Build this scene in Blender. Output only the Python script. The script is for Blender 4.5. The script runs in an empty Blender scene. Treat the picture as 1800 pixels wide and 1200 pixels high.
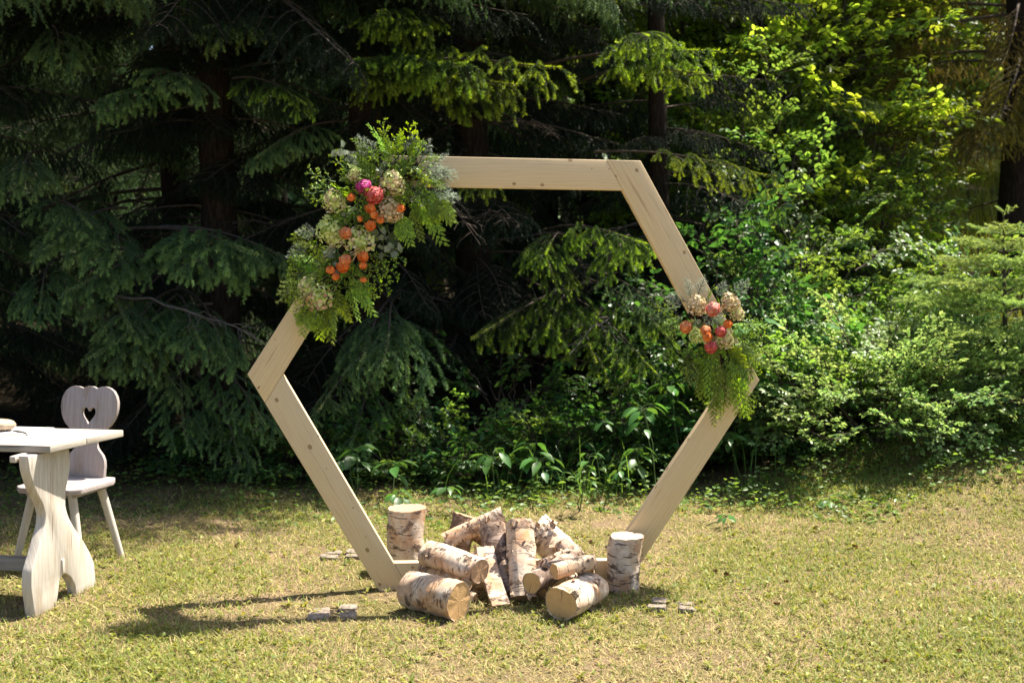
import bpy, math, random
import numpy as np
from mathutils import Vector, Matrix

R = math.radians
scene = bpy.context.scene
col = scene.collection

# ------------------------------------------------------------------ camera, sky, sun, exposure
F = 2200.0                      # focal length in pixels of the 1800 px wide frame
PITCH = math.atan(150 / F)
EYE = np.array([0.0, 0.0, 1.6])
cam_d = bpy.data.cameras.new('camera')
cam_d.sensor_width = 36; cam_d.lens = 36 * F / 1800
cam_d.clip_start = .05; cam_d.clip_end = 600
cam_d.dof.use_dof = True; cam_d.dof.focus_distance = 6.0; cam_d.dof.aperture_fstop = 3.2
cam = bpy.data.objects.new('camera', cam_d); col.objects.link(cam)
cam.location = EYE; cam.rotation_euler = (R(90) - PITCH, 0, 0)
scene.camera = cam

SUN = Vector((.447, .29, 1.0)).normalized()
world = bpy.data.worlds.new('World'); scene.world = world; world.use_nodes = True
wn = world.node_tree; wn.nodes.clear()
sky = wn.nodes.new('ShaderNodeTexSky'); sky.sky_type = 'NISHITA'; sky.sun_disc = False
sky.sun_elevation = math.asin(SUN.z); sky.sun_rotation = math.atan2(SUN.x, SUN.y)
sky.air_density = 1.0; sky.dust_density = 2.2; sky.ozone_density = .7
bg = wn.nodes.new('ShaderNodeBackground'); bg.inputs[1].default_value = .072
wo = wn.nodes.new('ShaderNodeOutputWorld')
wn.links.new(sky.outputs[0], bg.inputs[0]); wn.links.new(bg.outputs[0], wo.inputs[0])
sun_d = bpy.data.lights.new('sun', 'SUN'); sun_d.energy = 5.0; sun_d.angle = R(.55); sun_d.color = (1, .92, .79)
sun = bpy.data.objects.new('sun', sun_d); col.objects.link(sun)
sun.rotation_euler = SUN.to_track_quat('Z', 'Y').to_euler()
sun.location = (6, 4, 14)
scene.view_settings.view_transform = 'Standard'; scene.view_settings.look = 'None'
scene.view_settings.exposure = 1.5; scene.view_settings.gamma = 1.0
scene.view_settings.use_curve_mapping = False
scene.render.engine = 'CYCLES'
scene.cycles.max_bounces = 8; scene.cycles.diffuse_bounces = 4; scene.cycles.glossy_bounces = 2
scene.cycles.transmission_bounces = 4; scene.cycles.transparent_max_bounces = 4
scene.cycles.use_denoising = True

# ------------------------------------------------------------------ pixel -> world helpers (source photo pixels)
_c, _s = math.cos(PITCH), math.sin(PITCH)
def ray(px, py):
    a, b = (px - 900) / F, -(py - 600) / F
    return np.array([a, _c + b * _s, -_s + b * _c])
def at(px, py, Y):
    d = ray(px, py); return EYE + d * (Y / d[1])
def atz(px, py, z=0.0):
    d = ray(px, py); return EYE + d * ((z - EYE[2]) / d[2])
def on_plane(px, py, o, n):
    d = ray(px, py); return EYE + d * (np.dot(np.array(o) - EYE, n) / np.dot(d, n))

rng = np.random.default_rng(11)
random.seed(11)
def U(a, b, n=None): return rng.uniform(a, b, n)

# ------------------------------------------------------------------ scene-graph helpers
def tag(o, label=None, cat=None, group=None, kind=None):
    if label: o['label'] = label
    if cat: o['category'] = cat
    if group: o['group'] = group
    if kind: o['kind'] = kind
    return o
def empty(name, loc=(0, 0, 0), rot=(0, 0, 0), **k):
    o = bpy.data.objects.new(name, None); col.objects.link(o)
    o.location = loc; o.rotation_euler = rot; o.empty_display_size = .1
    return tag(o, **k)
def link(name, me, parent=None, loc=(0, 0, 0), rot=None, scale=None, mat=None, **k):
    o = bpy.data.objects.new(name, me); col.objects.link(o)
    if parent is not None: o.parent = parent
    if mat is not None: o.matrix_local = mat
    else:
        o.location = loc
        if rot is not None: o.rotation_euler = rot
        if scale is not None: o.scale = (scale,) * 3 if np.isscalar(scale) else scale
    return tag(o, **k)

class Buf:
    """collects triangles / quads as numpy arrays, with uv, tint and material index"""
    def __init__(s): s.V, s.T, s.Q, s.U, s.C, s.n, s.mt, s.mq = [], [], [], [], [], 0, [], []
    def add(s, V, T=None, Q=None, uv=None, tint=0.0, mi=0):
        V = np.asarray(V, float).reshape(-1, 3); m = len(V)
        s.V.append(V)
        s.U.append(np.zeros((m, 2)) if uv is None else np.asarray(uv, float).reshape(-1, 2))
        s.C.append(np.full(m, float(tint)) if np.isscalar(tint) else np.asarray(tint, float).ravel())
        if T is not None and len(T):
            T = np.asarray(T, int).reshape(-1, 3); s.T.append(T + s.n); s.mt.append(np.full(len(T), mi))
        if Q is not None and len(Q):
            Q = np.asarray(Q, int).reshape(-1, 4); s.Q.append(Q + s.n); s.mq.append(np.full(len(Q), mi))
        s.n += m; return s
    def mesh(s, name, mats, smooth=False):
        V = np.concatenate(s.V); UV = np.concatenate(s.U); C = np.concatenate(s.C)
        T = np.concatenate(s.T) if s.T else np.zeros((0, 3), int)
        Q = np.concatenate(s.Q) if s.Q else np.zeros((0, 4), int)
        mi = np.concatenate(s.mt + s.mq) if (s.mt or s.mq) else np.zeros(0, int)
        me = bpy.data.meshes.new(name)
        me.vertices.add(len(V)); me.vertices.foreach_set('co', V.astype(np.float32).ravel())
        idx = np.concatenate([T.ravel(), Q.ravel()]).astype(np.int32)
        me.loops.add(len(idx)); me.loops.foreach_set('vertex_index', idx)
        ls = np.concatenate([np.arange(len(T)) * 3, len(T) * 3 + np.arange(len(Q)) * 4]).astype(np.int32)
        me.polygons.add(len(ls)); me.polygons.foreach_set('loop_start', ls)
        me.polygons.foreach_set('material_index', mi.astype(np.int32))
        if smooth: me.polygons.foreach_set('use_smooth', np.ones(len(ls), bool))
        uvl = me.uv_layers.new(name='UVMap'); uvl.data.foreach_set('uv', UV[idx].astype(np.float32).ravel())
        at_ = me.attributes.new('tint', 'FLOAT', 'POINT'); at_.data.foreach_set('value', C.astype(np.float32))
        for m in (mats if isinstance(mats, (list, tuple)) else [mats]): me.materials.append(m)
        me.update(calc_edges=True); me.validate()
        return me

def norm(v): v = np.asarray(v, float); return v / np.maximum(np.linalg.norm(v, axis=-1, keepdims=True), 1e-9)
def frame(X, N):
    X = norm(X); Y = norm(np.cross(N, X)); Z = np.cross(X, Y); return X, Y, Z
def place(b, tv, tt, O, X, N, S, tint=0.0, mi=0, uv=None, W=None):
    """put a template (tv, tt) at many origins O with x-axis X, up N, scale S (and width factor W)"""
    O = np.atleast_2d(O); m = len(O); X, Y, Z = frame(np.broadcast_to(X, (m, 3)), np.broadcast_to(N, (m, 3)))
    S = np.broadcast_to(S, (m,))[:, None, None]; W = (np.ones(m) if W is None else np.broadcast_to(W, (m,)))[:, None, None]
    v = O[:, None] + S * (tv[None, :, 0:1] * X[:, None] + W * tv[None, :, 1:2] * Y[:, None] + tv[None, :, 2:3] * Z[:, None])
    k = len(tv); t = (tt[None] + (np.arange(m) * k)[:, None, None]).reshape(-1, 3)
    tn = np.repeat(np.broadcast_to(tint, (m,)), k)
    b.add(v.reshape(-1, 3), T=t, tint=tn, mi=mi, uv=None if uv is None else np.tile(uv, (m, 1)))
def tube(b, P, rad, n=6, cap=True, mi=0, tint=0.0, uvs=1.0, jit=0.0):
    P = np.asarray(P, float); m = len(P); rad = np.broadcast_to(rad, (m,))
    D = norm(np.gradient(P, axis=0)); ref = np.array([0, 0, 1.0]) if abs(D[0, 2]) < .8 else np.array([1.0, 0, 0])
    X = norm(np.cross(D, ref)); Y = np.cross(D, X)
    a = np.arange(n) / n * 2 * math.pi
    rr = rad[:, None] * (1 + (rng.uniform(-jit, jit, (m, n)) if jit else 0))
    V = P[:, None] + rr[..., None] * (np.cos(a)[None, :, None] * X[:, None] + np.sin(a)[None, :, None] * Y[:, None])
    L = np.concatenate([[0], np.cumsum(np.linalg.norm(np.diff(P, axis=0), axis=1))])
    uv = np.stack(np.broadcast_arrays((a / (2 * math.pi))[None, :] * 2 * math.pi * rad.max() * uvs, L[:, None] * uvs), -1)
    i = np.arange(m - 1)[:, None] * n; j = np.arange(n)[None]; k = (j + 1) % n
    Q = np.stack([i + j, i + k, i + n + k, i + n + j], -1).reshape(-1, 4)
    b.add(V.reshape(-1, 3), Q=Q, uv=uv.reshape(-1, 2), tint=tint, mi=mi)
    if cap:
        for e, fl in ((0, True), (m - 1, False)):
            ring = V[e]; c = P[e]; T = [(n, q, (q + 1) % n) if not fl else (n, (q + 1) % n, q) for q in range(n)]
            b.add(np.vstack([ring, c]), T=T, mi=mi, tint=tint)
def prism(b, poly, o, ex, ez, en, t, mi=0, uvo=(0, 0), uvd=None, tint=0.0):
    """extrude 2-D polygon (convex or star-shaped handled by ear fill) by thickness t along en"""
    from mathutils.geometry import tessellate_polygon
    poly = np.asarray(poly, float); n = len(poly)
    A = np.asarray(o) + poly[:, :1] * np.asarray(ex) + poly[:, 1:2] * np.asarray(ez)
    B = A + np.asarray(en) * t
    tris = tessellate_polygon([[Vector((p[0], p[1], 0)) for p in poly]])
    T = np.array(tris)
    if uvd is None: uv = poly
    else:
        d = np.asarray(uvd); uv = np.stack([poly @ d, poly @ np.array([-d[1], d[0]])], -1)
    uv = uv + np.array(uvo)
    b.add(A, T=T, uv=uv, mi=mi, tint=tint); b.add(B, T=T[:, ::-1], uv=uv, mi=mi, tint=tint)
    for i in range(n):
        j = (i + 1) % n
        b.add([A[i], A[j], B[j], B[i]], Q=[(0, 1, 2, 3)], mi=mi, tint=tint,
              uv=[uv[i], uv[j], uv[j] + [0, t], uv[i] + [0, t]])
def bevel(o, w=.003, seg=2, ang=40):
    m = o.modifiers.new('b', 'BEVEL'); m.width = w; m.segments = seg; m.limit_method = 'ANGLE'; m.angle_limit = R(ang); return o
def weld(me, d=1e-4):
    import bmesh
    bm = bmesh.new(); bm.from_mesh(me); bmesh.ops.remove_doubles(bm, verts=bm.verts, dist=d)
    bmesh.ops.recalc_face_normals(bm, faces=bm.faces); bmesh.ops.dissolve_limit(bm, angle_limit=R(.6), verts=[], edges=bm.edges, delimit={'MATERIAL'}); bm.to_mesh(me); bm.free(); return me

# ------------------------------------------------------------------ materials
def mat(name):
    m = bpy.data.materials.new(name); m.use_nodes = True; nt = m.node_tree; nt.nodes.clear()
    return m, nt
class N:
    def __init__(s, nt): s.nt = nt
    def __call__(s, kind, _out=None, **k):
        n = s.nt.nodes.new('ShaderNode' + kind)
        for a, v in k.items():
            if a.startswith('_'): continue
            if a.startswith('i'):
                key = a[1:]; key = int(key) if key.isdigit() else key
                sock = n.inputs[key]
                if hasattr(v, 'links') or isinstance(v, bpy.types.NodeSocket): s.nt.links.new(v, sock)
                else: sock.default_value = v
            else: setattr(n, a, v)
        return n
    def math(s, op, a, b=0.0, c=None, clamp=False):
        n = s.nt.nodes.new('ShaderNodeMath'); n.operation = op; n.use_clamp = clamp
        for i, v in enumerate((a, b) if c is None else (a, b, c)):
            if isinstance(v, bpy.types.NodeSocket): s.nt.links.new(v, n.inputs[i])
            else: n.inputs[i].default_value = v
        return n.outputs[0]
    def mix(s, f, a, b, bt='MIX'):
        n = s.nt.nodes.new('ShaderNodeMix'); n.data_type = 'RGBA'; n.blend_type = bt
        for sk, v in ((n.inputs[0], f), (n.inputs[6], a), (n.inputs[7], b)):
            if isinstance(v, bpy.types.NodeSocket): s.nt.links.new(v, sk)
            else: sk.default_value = v if np.isscalar(v) else (*v[:3], 1)
        return n.outputs[2]
    def ramp(s, f, stops, interp='LINEAR'):
        n = s.nt.nodes.new('ShaderNodeValToRGB'); n.color_ramp.interpolation = interp
        e = n.color_ramp.elements
        while len(e) < len(stops): e.new(.5)
        for i, (p, c) in enumerate(stops): e[i].position = p; e[i].color = (c, c, c, 1) if np.isscalar(c) else (*c, 1)
        s.nt.links.new(f, n.inputs[0]); return n.outputs[0]
    def noise(s, vec, scale, detail=3, rough=.55, dist=0.0):
        n = s.nt.nodes.new('ShaderNodeTexNoise'); n.inputs['Scale'].default_value = scale
        n.inputs['Detail'].default_value = detail; n.inputs['Roughness'].default_value = rough; n.inputs['Distortion'].default_value = dist
        if vec is not None: s.nt.links.new(vec, n.inputs['Vector'])
        return n.outputs[0]
    def mapping(s, vec, sc=(1, 1, 1), loc=(0, 0, 0)):
        n = s.nt.nodes.new('ShaderNodeMapping'); n.inputs['Scale'].default_value = sc; n.inputs['Location'].default_value = loc
        s.nt.links.new(vec, n.inputs['Vector']); return n.outputs[0]
    def out(s, sh): o = s.nt.nodes.new('ShaderNodeOutputMaterial'); s.nt.links.new(sh, o.inputs[0])
    def bsdf(s, color, rough=.6, spec=.3, bump=None, bstr=.3, bdist=.01):
        p = s.nt.nodes.new('ShaderNodeBsdfPrincipled')
        if isinstance(color, bpy.types.NodeSocket): s.nt.links.new(color, p.inputs['Base Color'])
        else: p.inputs['Base Color'].default_value = (*color, 1)
        if isinstance(rough, bpy.types.NodeSocket): s.nt.links.new(rough, p.inputs['Roughness'])
        else: p.inputs['Roughness'].default_value = rough
        p.inputs['Specular IOR Level'].default_value = spec
        if bump is not None:
            b = s.nt.nodes.new('ShaderNodeBump'); b.inputs['Strength'].default_value = bstr; b.inputs['Distance'].default_value = bdist
            s.nt.links.new(bump, b.inputs['Height']); s.nt.links.new(b.outputs[0], p.inputs['Normal'])
        return p.outputs[0]

def foliage_mat(name, dark, fresh, trans=.3, rough=.5, spec=.3, vary=.35, yellow=None):
    """colour from the 'tint' attribute (old to fresh growth), each object a little different"""
    m, nt = mat(name); n = N(nt)
    a = n('Attribute', attribute_name='tint').outputs['Fac']
    oi = n('ObjectInfo').outputs['Random']
    c = n.mix(a, dark, fresh)
    hs = nt.nodes.new('ShaderNodeHueSaturation')
    nt.links.new(c, hs.inputs['Color'])
    nt.links.new(n.math('MULTIPLY_ADD', oi, vary, 1 - vary / 2), hs.inputs['Value'])
    nt.links.new(n.math('MULTIPLY_ADD', oi, .03, .485), hs.inputs['Hue'])
    c = hs.outputs[0]
    g = nt.nodes.new('ShaderNodeNewGeometry')
    big = n.noise(g.outputs['Position'], 9.0, 2)
    c = n.mix(n.math('MULTIPLY', big, .45), c, n.mix(.5, c, (0.01, .012, .006)))
    d = n.bsdf(c, rough, spec)
    t = nt.nodes.new('ShaderNodeBsdfTranslucent')
    hs2 = nt.nodes.new('ShaderNodeHueSaturation'); hs2.inputs['Hue'].default_value = .47; hs2.inputs['Saturation'].default_value = 1.15; hs2.inputs['Value'].default_value = 1.9
    nt.links.new(c, hs2.inputs['Color']); nt.links.new(hs2.outputs[0], t.inputs[0])
    mx = nt.nodes.new('ShaderNodeMixShader'); mx.inputs[0].default_value = trans
    nt.links.new(d, mx.inputs[1]); nt.links.new(t.outputs[0], mx.inputs[2]); n.out(mx.outputs[0])
    return m
def plain(name, colr, rough=.7, spec=.2, nscale=20, amt=.3, bstr=.3, stretch=(1, 1, 1), c2=None):
    m, nt = mat(name); n = N(nt)
    tc = n('TexCoord').outputs['Object']; v = n.mapping(tc, stretch)
    f = n.noise(v, nscale, 5)
    c2 = c2 or tuple(x * (1 - amt * 1.6) for x in colr)
    n.out(n.bsdf(n.mix(n.ramp(f, [(.3, 0.0), (.7, 1.0)]), c2, colr), rough, spec, f, bstr)); return m

M = {}
M['needle_shade'] = foliage_mat('spruce_needles_shaded', (.009, .020, .012), (.028, .056, .024), .12, .6, .2, .35)  # shaded copy of the spruce needles, forest gloom put into the colour
M['needle'] = foliage_mat('spruce_needles', (.046, .105, .042), (.27, .43, .12), .2, .5, .35, .35)
M['needle_warm'] = foliage_mat('spruce_needles_warm', (.028, .060, .018), (.30, .46, .065), .42, .5, .3, .35)  # brightness of the sunlit top boughs put into the tip colour
M['needle_rust'] = foliage_mat('spruce_needles_rust', (.09, .085, .02), (.30, .29, .06), .4, .6, .2, .4)
M['needle_sapling'] = foliage_mat('sapling_needles', (.09, .17, .05), (.33, .46, .14), .34, .5, .3, .2)
M['needle_blue'] = foliage_mat('silver_fir_needles', (.20, .29, .22), (.44, .52, .42), .25, .5, .3, .2)
M['leaf'] = foliage_mat('shrub_leaves', (.050, .120, .028), (.20, .34, .075), .46, .42, .45, .4)
M['leaf_sunlit'] = foliage_mat('shrub_leaves_sunlit', (.10, .20, .03), (.38, .52, .10), .6, .42, .4, .4)  # shrub leaves in a brighter copy, sunlight put into the colour
M['leaf_bush'] = foliage_mat('bush_leaves', (.10, .21, .06), (.36, .52, .18), .36, .4, .5, .3)
M['leaf_birch'] = foliage_mat('birch_leaves', (.14, .25, .04), (.36, .50, .12), .55, .45, .4, .4)
M['leaf_big'] = foliage_mat('understory_leaves', (.032, .10, .028), (.085, .21, .045), .34, .4, .45, .4)
M['cedar'] = foliage_mat('cedar_fronds', (.10, .20, .03), (.34, .50, .07), .4, .5, .3, .7)
M['box'] = foliage_mat('boxwood_leaves', (.12, .25, .025), (.34, .50, .06), .4, .4, .4, .25)
M['euca'] = foliage_mat('eucalyptus_leaves', (.17, .22, .15), (.28, .33, .24), .15, .6, .2, .2)
M['grass'] = foliage_mat('grass_blades', (.13, .21, .03), (.66, .52, .26), .3, .6, .15, .1)
M['weed'] = foliage_mat('lawn_weeds', (.09, .15, .02), (.36, .39, .09), .3, .5, .25, .1)
M['twig'] = plain('twig_bark', (.10, .08, .065), .9, .1, 40)
M['deadtwig'] = plain('dead_twigs', (.15, .135, .12), .9, .1, 40)
M['stem'] = plain('green_stem', (.09, .15, .05), .7, .2, 40)

def bark_dark():
    m, nt = mat('spruce_bark'); n = N(nt)
    v = n.mapping(n('UVMap').outputs[0], (14, 4, 1)); f = n.noise(v, 2.2, 6, .65, .6)
    c = n.ramp(f, [(.3, (.010, .008, .006)), (.55, (.035, .026, .020)), (.8, (.075, .062, .05))])
    n.out(n.bsdf(c, .95, .1, f, .9, .03)); return m
M['bark'] = bark_dark()

def birch_bark(name, base=(.68, .57, .455), warm=(.50, .27, .13), wamt=1.0, scale=1.0, dark=.5):
    m, nt = mat(name); n = N(nt)
    uv = n('TexCoord').outputs['Object']; oi = n('ObjectInfo').outputs['Random']
    off = nt.nodes.new('ShaderNodeVectorMath'); off.operation = 'ADD'
    cmb = nt.nodes.new('ShaderNodeCombineXYZ'); 
    for i in (0, 1, 2): nt.links.new(n.math('MULTIPLY', oi, 17.3 + 5 * i), cmb.inputs[i])
    nt.links.new(uv, off.inputs[0]); nt.links.new(cmb.outputs[0], off.inputs[1]); uv = off.outputs[0]
    big = n.noise(n.mapping(uv, (7 * scale, 7 * scale, 5 * scale)), 1.0, 4, .6, .5)
    c = n.mix(n.math('MULTIPLY', n.ramp(big, [(.44, 0.0), (.62, 1.0)]), wamt), base, warm)
    mid = n.noise(n.mapping(uv, (28 * scale, 28 * scale, 36 * scale)), 1.0, 5, .65)
    c = n.mix(n.ramp(mid, [(.4, 0.0), (.70, .7)]), c, (.42, .29, .20))
    # lenticels: short dark dashes running round the trunk
    len1 = n.noise(n.mapping(uv, (15 * scale, 15 * scale, 120 * scale)), 1.0, 2, .5)
    lm = n.ramp(len1, [(.60, 0.0), (.65, .9)])
    c = n.mix(lm, c, (.13, .09, .075))
    # black rough patches and branch scars
    pat = n.noise(n.mapping(uv, (11 * scale, 11 * scale, 15 * scale), (3.1, 1.7, 0)), 1.0, 5, .62, .4)
    pm = n.ramp(pat, [(.585 - .05 * dark, 0.0), (.64 - .05 * dark, 1.0)])
    grit = n.noise(n.mapping(uv, (120 * scale, 120 * scale, 160 * scale)), 1.0, 4, .7)
    pm2 = n.math('MULTIPLY', pm, n.ramp(grit, [(.35, .35), (.6, 1.0)]))
    c = n.mix(pm2, c, n.mix(grit, (.045, .032, .028), (.22, .14, .10)))
    h = n.math('ADD', n.math('MULTIPLY', mid, .5), n.math('MULTIPLY', n.math('MULTIPLY', pm, grit), 1.6))
    h = n.math('SUBTRACT', h, n.math('MULTIPLY', lm, .3))
    n.out(n.bsdf(c, .72, .25, h, .8, .006)); return m
M['birch'] = birch_bark('birch_bark')
M['birch_warm'] = birch_bark('birch_bark_tan', (.58, .45, .33), (.50, .28, .14), .9, 1.0, .9)
M['birch_dark'] = birch_bark('birch_bark_rough', (.40, .31, .26), (.26, .16, .10), .8, 1.2, 2.2)
M['birch_far'] = birch_bark('birch_bark_standing', (.62, .56, .50), (.42, .33, .26), .4, .45, .8)

def end_wood(name, a, b_, crack=.35):
    m, nt = mat(name); n = N(nt)
    uv = n('UVMap').outputs[0]
    ln = nt.nodes.new('ShaderNodeVectorMath'); ln.operation = 'LENGTH'; nt.links.new(uv, ln.inputs[0])
    wob = n.noise(n.mapping(uv, (14, 14, 1)), 1.0, 3)
    r = n.math('MULTIPLY_ADD', wob, .012, ln.outputs['Value'])
    rings = n.math('MULTIPLY_ADD', n.math('SINE', n.math('MULTIPLY', r, 620)), .5, .5)
    sp = nt.nodes.new('ShaderNodeSeparateXYZ'); nt.links.new(uv, sp.inputs[0])
    ang = n.math('ARCTAN2', sp.outputs[1], sp.outputs[0])
    cx = nt.nodes.new('ShaderNodeCombineXYZ'); nt.links.new(n.math('MULTIPLY', ang, 9), cx.inputs[0]); nt.links.new(n.math('MULTIPLY', r, 6), cx.inputs[1])
    rad = n.noise(cx.outputs[0], 1.0, 4, .7)
    saw = n.noise(n.mapping(uv, (260, 22, 1)), 1.0, 3, .6)
    f = n.math('ADD', n.math('MULTIPLY', rings, .16), n.math('MULTIPLY', saw, .85))
    c = n.mix(f, b_, a)
    c = n.mix(n.ramp(rad, [(.56, 0.0), (.66, crack * .7)]), c, tuple(x * .35 for x in b_))
    blot = n.noise(n.mapping(uv, (22, 22, 1), (4, 2, 0)), 1.0, 4)
    c = n.mix(n.ramp(blot, [(.45, 0.0), (.75, .6)]), c, tuple(x * .62 for x in a))
    c = n.mix(n.ramp(r, [(.003, .8), (.008, 0.0)]), c, (.16, .09, .05))
    # a drying check running out from the pith
    ck = n.math('ABSOLUTE', n.math('SUBTRACT', n.math('MULTIPLY_ADD', wob, .9, ang), n.math('MULTIPLY_ADD', n('ObjectInfo').outputs['Random'], 5.0, -2.3)))
    c = n.mix(n.math('MULTIPLY', n.ramp(ck, [(.02, .8), (.06, 0.0)]), n.ramp(r, [(.004, 0.0), (.02, 1.0)])), c, (.14, .085, .045))
    n.out(n.bsdf(c, .8, .2, f, .5, .003)); return m
M['endwood'] = end_wood('cut_end', (.74, .48, .235), (.47, .28, .12))
M['endwood_pale'] = end_wood('cut_end_bleached', (.62, .50, .36), (.46, .34, .22), .25)
M['endwood_red'] = end_wood('cut_end_reddish', (.66, .42, .25), (.46, .25, .13), .5)

def pine(name='pine_board', a=(.73, .57, .345), b_=(.47, .32, .155)):
    m, nt = mat(name); n = N(nt)
    uv = n('UVMap').outputs[0]
    warp = n.noise(n.mapping(uv, (2.2, 9, 1)), 1.0, 3, .5)
    sp = nt.nodes.new('ShaderNodeSeparateXYZ'); nt.links.new(uv, sp.inputs[0])
    y = n.math('MULTIPLY_ADD', warp, .05, sp.outputs[1])
    g = n.math('MULTIPLY_ADD', n.math('SINE', n.math('MULTIPLY', y, 420)), .5, .5)
    fine = n.noise(n.mapping(uv, (4, 110, 1)), 1.0, 6, .7)
    big = n.noise(n.mapping(uv, (1.6, 5, 1), (3, 1, 0)), 1.0, 3)
    c = n.mix(n.math('MULTIPLY', g, .13), a, b_)
    c = n.mix(n.math('MULTIPLY', n.ramp(fine, [(.42, 0.0), (.72, 1.0)]), .32), c, b_)
    c = n.mix(n.math('MULTIPLY', n.ramp(big, [(.4, 0.0), (.7, 1.0)]), .30), c, (.70, .56, .38))
    streak = n.noise(n.mapping(uv, (2.6, 46, 1), (1, 7, 0)), 1.0, 4, .6, .6)
    c = n.mix(n.ramp(streak, [(.60, 0.0), (.72, .55)]), c, (.33, .21, .10))
    # knots
    vo = nt.nodes.new('ShaderNodeTexVoronoi'); vo.voronoi_dimensions = '2D'; vo.inputs['Scale'].default_value = 1.0
    nt.links.new(n.mapping(uv, (5.2, 7.0, 1), (.37, .21, 0)), vo.inputs['Vector'])
    sc = nt.nodes.new('ShaderNodeSeparateColor'); nt.links.new(vo.outputs['Color'], sc.inputs[0])
    gate = n.math('GREATER_THAN', sc.outputs[0], .22)
    rad = n.math('MULTIPLY_ADD', sc.outputs[1], .060, .026)
    q = n.math('DIVIDE', n.math('MULTIPLY_ADD', fine, .02, vo.outputs['Distance']), rad)
    k = n.math('MULTIPLY', n.ramp(q, [(.7, 1.0), (1.0, 0.0)]), gate)
    kc = n.mix(n.ramp(q, [(.15, 0.0), (.5, 1.0), (.8, .2)]), (.10, .05, .02), (.36, .22, .10))
    c = n.mix(n.math('MULTIPLY', k, .92), c, kc)
    halo = n.math('MULTIPLY', n.ramp(q, [(.5, .5), (1.0, 0.0)]), gate)
    nt2 = n.mix(halo, c, (.42, .27, .13))
    n.out(n.bsdf(nt2, .58, .3, fine, .25, .002)); return m
M['pine'] = pine()

def whitewash(name, a, wood, wear=.5):
    m, nt = mat(name); n = N(nt)
    tc = n('UVMap').outputs[0]
    fine = n.noise(n.mapping(tc, (4, 60, 1)), 1.0, 6, .72)
    wrn = n.noise(n.mapping(tc, (3, 14, 1)), 1.0, 5, .6, .3)
    c = n.mix(n.ramp(fine, [(.38, 0.0), (.68, .8)]), a, tuple(x * .62 for x in a))
    c = n.mix(n.ramp(wrn, [(.62 - .1 * wear, 0.0), (.80 - .1 * wear, .7)]), c, wood)
    crack = n.noise(n.mapping(tc, (1.8, 34, 1), (2, 5, 0)), 1.0, 3, .5, .3)
    ck = n.ramp(crack, [(.66, 0.0), (.685, .6)])
    c = n.mix(ck, c, (.10, .075, .055))
    h = n.math('SUBTRACT', fine, n.math('MULTIPLY', ck, 1.5))
    n.out(n.bsdf(c, .75, .2, h, .5, .004)); return m
M['table'] = whitewash('weathered_white_table', (.52, .47, .40), (.30, .22, .14), .9)
M['table_leg'] = whitewash('weathered_white_leg', (.64, .58, .50), (.36, .26, .15), 1.0)
M['chair'] = whitewash('weathered_chair_shade_toned', (.42, .365, .35), (.27, .19, .125), .9)  # lilac and darkness of the shaded backrest put into the paint colour
M['worn'] = whitewash('worn_grey_edge', (.36, .33, .29), (.17, .13, .10), .9)
M['paper'] = plain('paper', (.85, .84, .82), .8, .1, 8, .03, .02)
M['stone'] = plain('field_stone', (.52, .40, .29), .85, .15, 26, .35, .5)
M['paver'] = plain('paver_concrete', (.38, .31, .25), .9, .1, 45, .45, .8)
M['ink'] = plain('dark_stick', (.05, .045, .04), .6, .2, 30)
M['cone'] = plain('cone_scales', (.30, .125, .06), .85, .1, 60, .5)
M['dry'] = plain('dry_leaf', (.42, .32, .20), .8, .1, 40, .5)

# soil / lawn base
def lawn_mat():
    m, nt = mat('lawn_soil'); n = N(nt)
    p = n('NewGeometry').outputs['Position'] if False else nt.nodes.new('ShaderNodeNewGeometry').outputs['Position']
    a = n.noise(p, 2.2, 5, .6); b_ = n.noise(p, 38, 5, .7); c_ = n.noise(p, 150, 3, .7)
    dry = n.mix(b_, (.24, .155, .095), (.66, .49, .31))
    grn = n.mix(b_, (.13, .13, .04), (.42, .37, .14))
    c = n.mix(n.ramp(a, [(.36, 0.0), (.62, 1.0)]), dry, grn)
    c = n.mix(n.ramp(c_, [(.40, .85), (.56, 0.0)]), c, (.09, .06, .035))
    sp = nt.nodes.new('ShaderNodeSeparateXYZ'); nt.links.new(p, sp.inputs[0])
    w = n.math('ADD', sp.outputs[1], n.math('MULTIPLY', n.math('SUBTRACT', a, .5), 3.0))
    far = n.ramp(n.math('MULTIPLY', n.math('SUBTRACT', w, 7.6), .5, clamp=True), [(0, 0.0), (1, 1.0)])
    litter = n.mix(b_, (.016, .013, .008), (.060, .045, .026))  # forest litter, colour darkened to deepen the shade under the trees
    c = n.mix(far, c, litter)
    dx = n.math('MULTIPLY', n.math('SUBTRACT', sp.outputs[0], 1.62), 1.7); dy = n.math('MULTIPLY', n.math('SUBTRACT', sp.outputs[1], 8.75), 2.3)
    d2 = n.math('ADD', n.math('ADD', n.math('MULTIPLY', dx, dx), n.math('MULTIPLY', dy, dy)), n.math('MULTIPLY', a, 1.2))
    c = n.mix(n.ramp(d2, [(.75, 1.0), (1.0, 0.0)]), c, n.mix(b_, (.10, .06, .035), (.34, .22, .14)))
    n.out(n.bsdf(c, .95, .08, n.math('ADD', b_, c_), .9, .03)); return m
M['lawn'] = lawn_mat()

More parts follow.
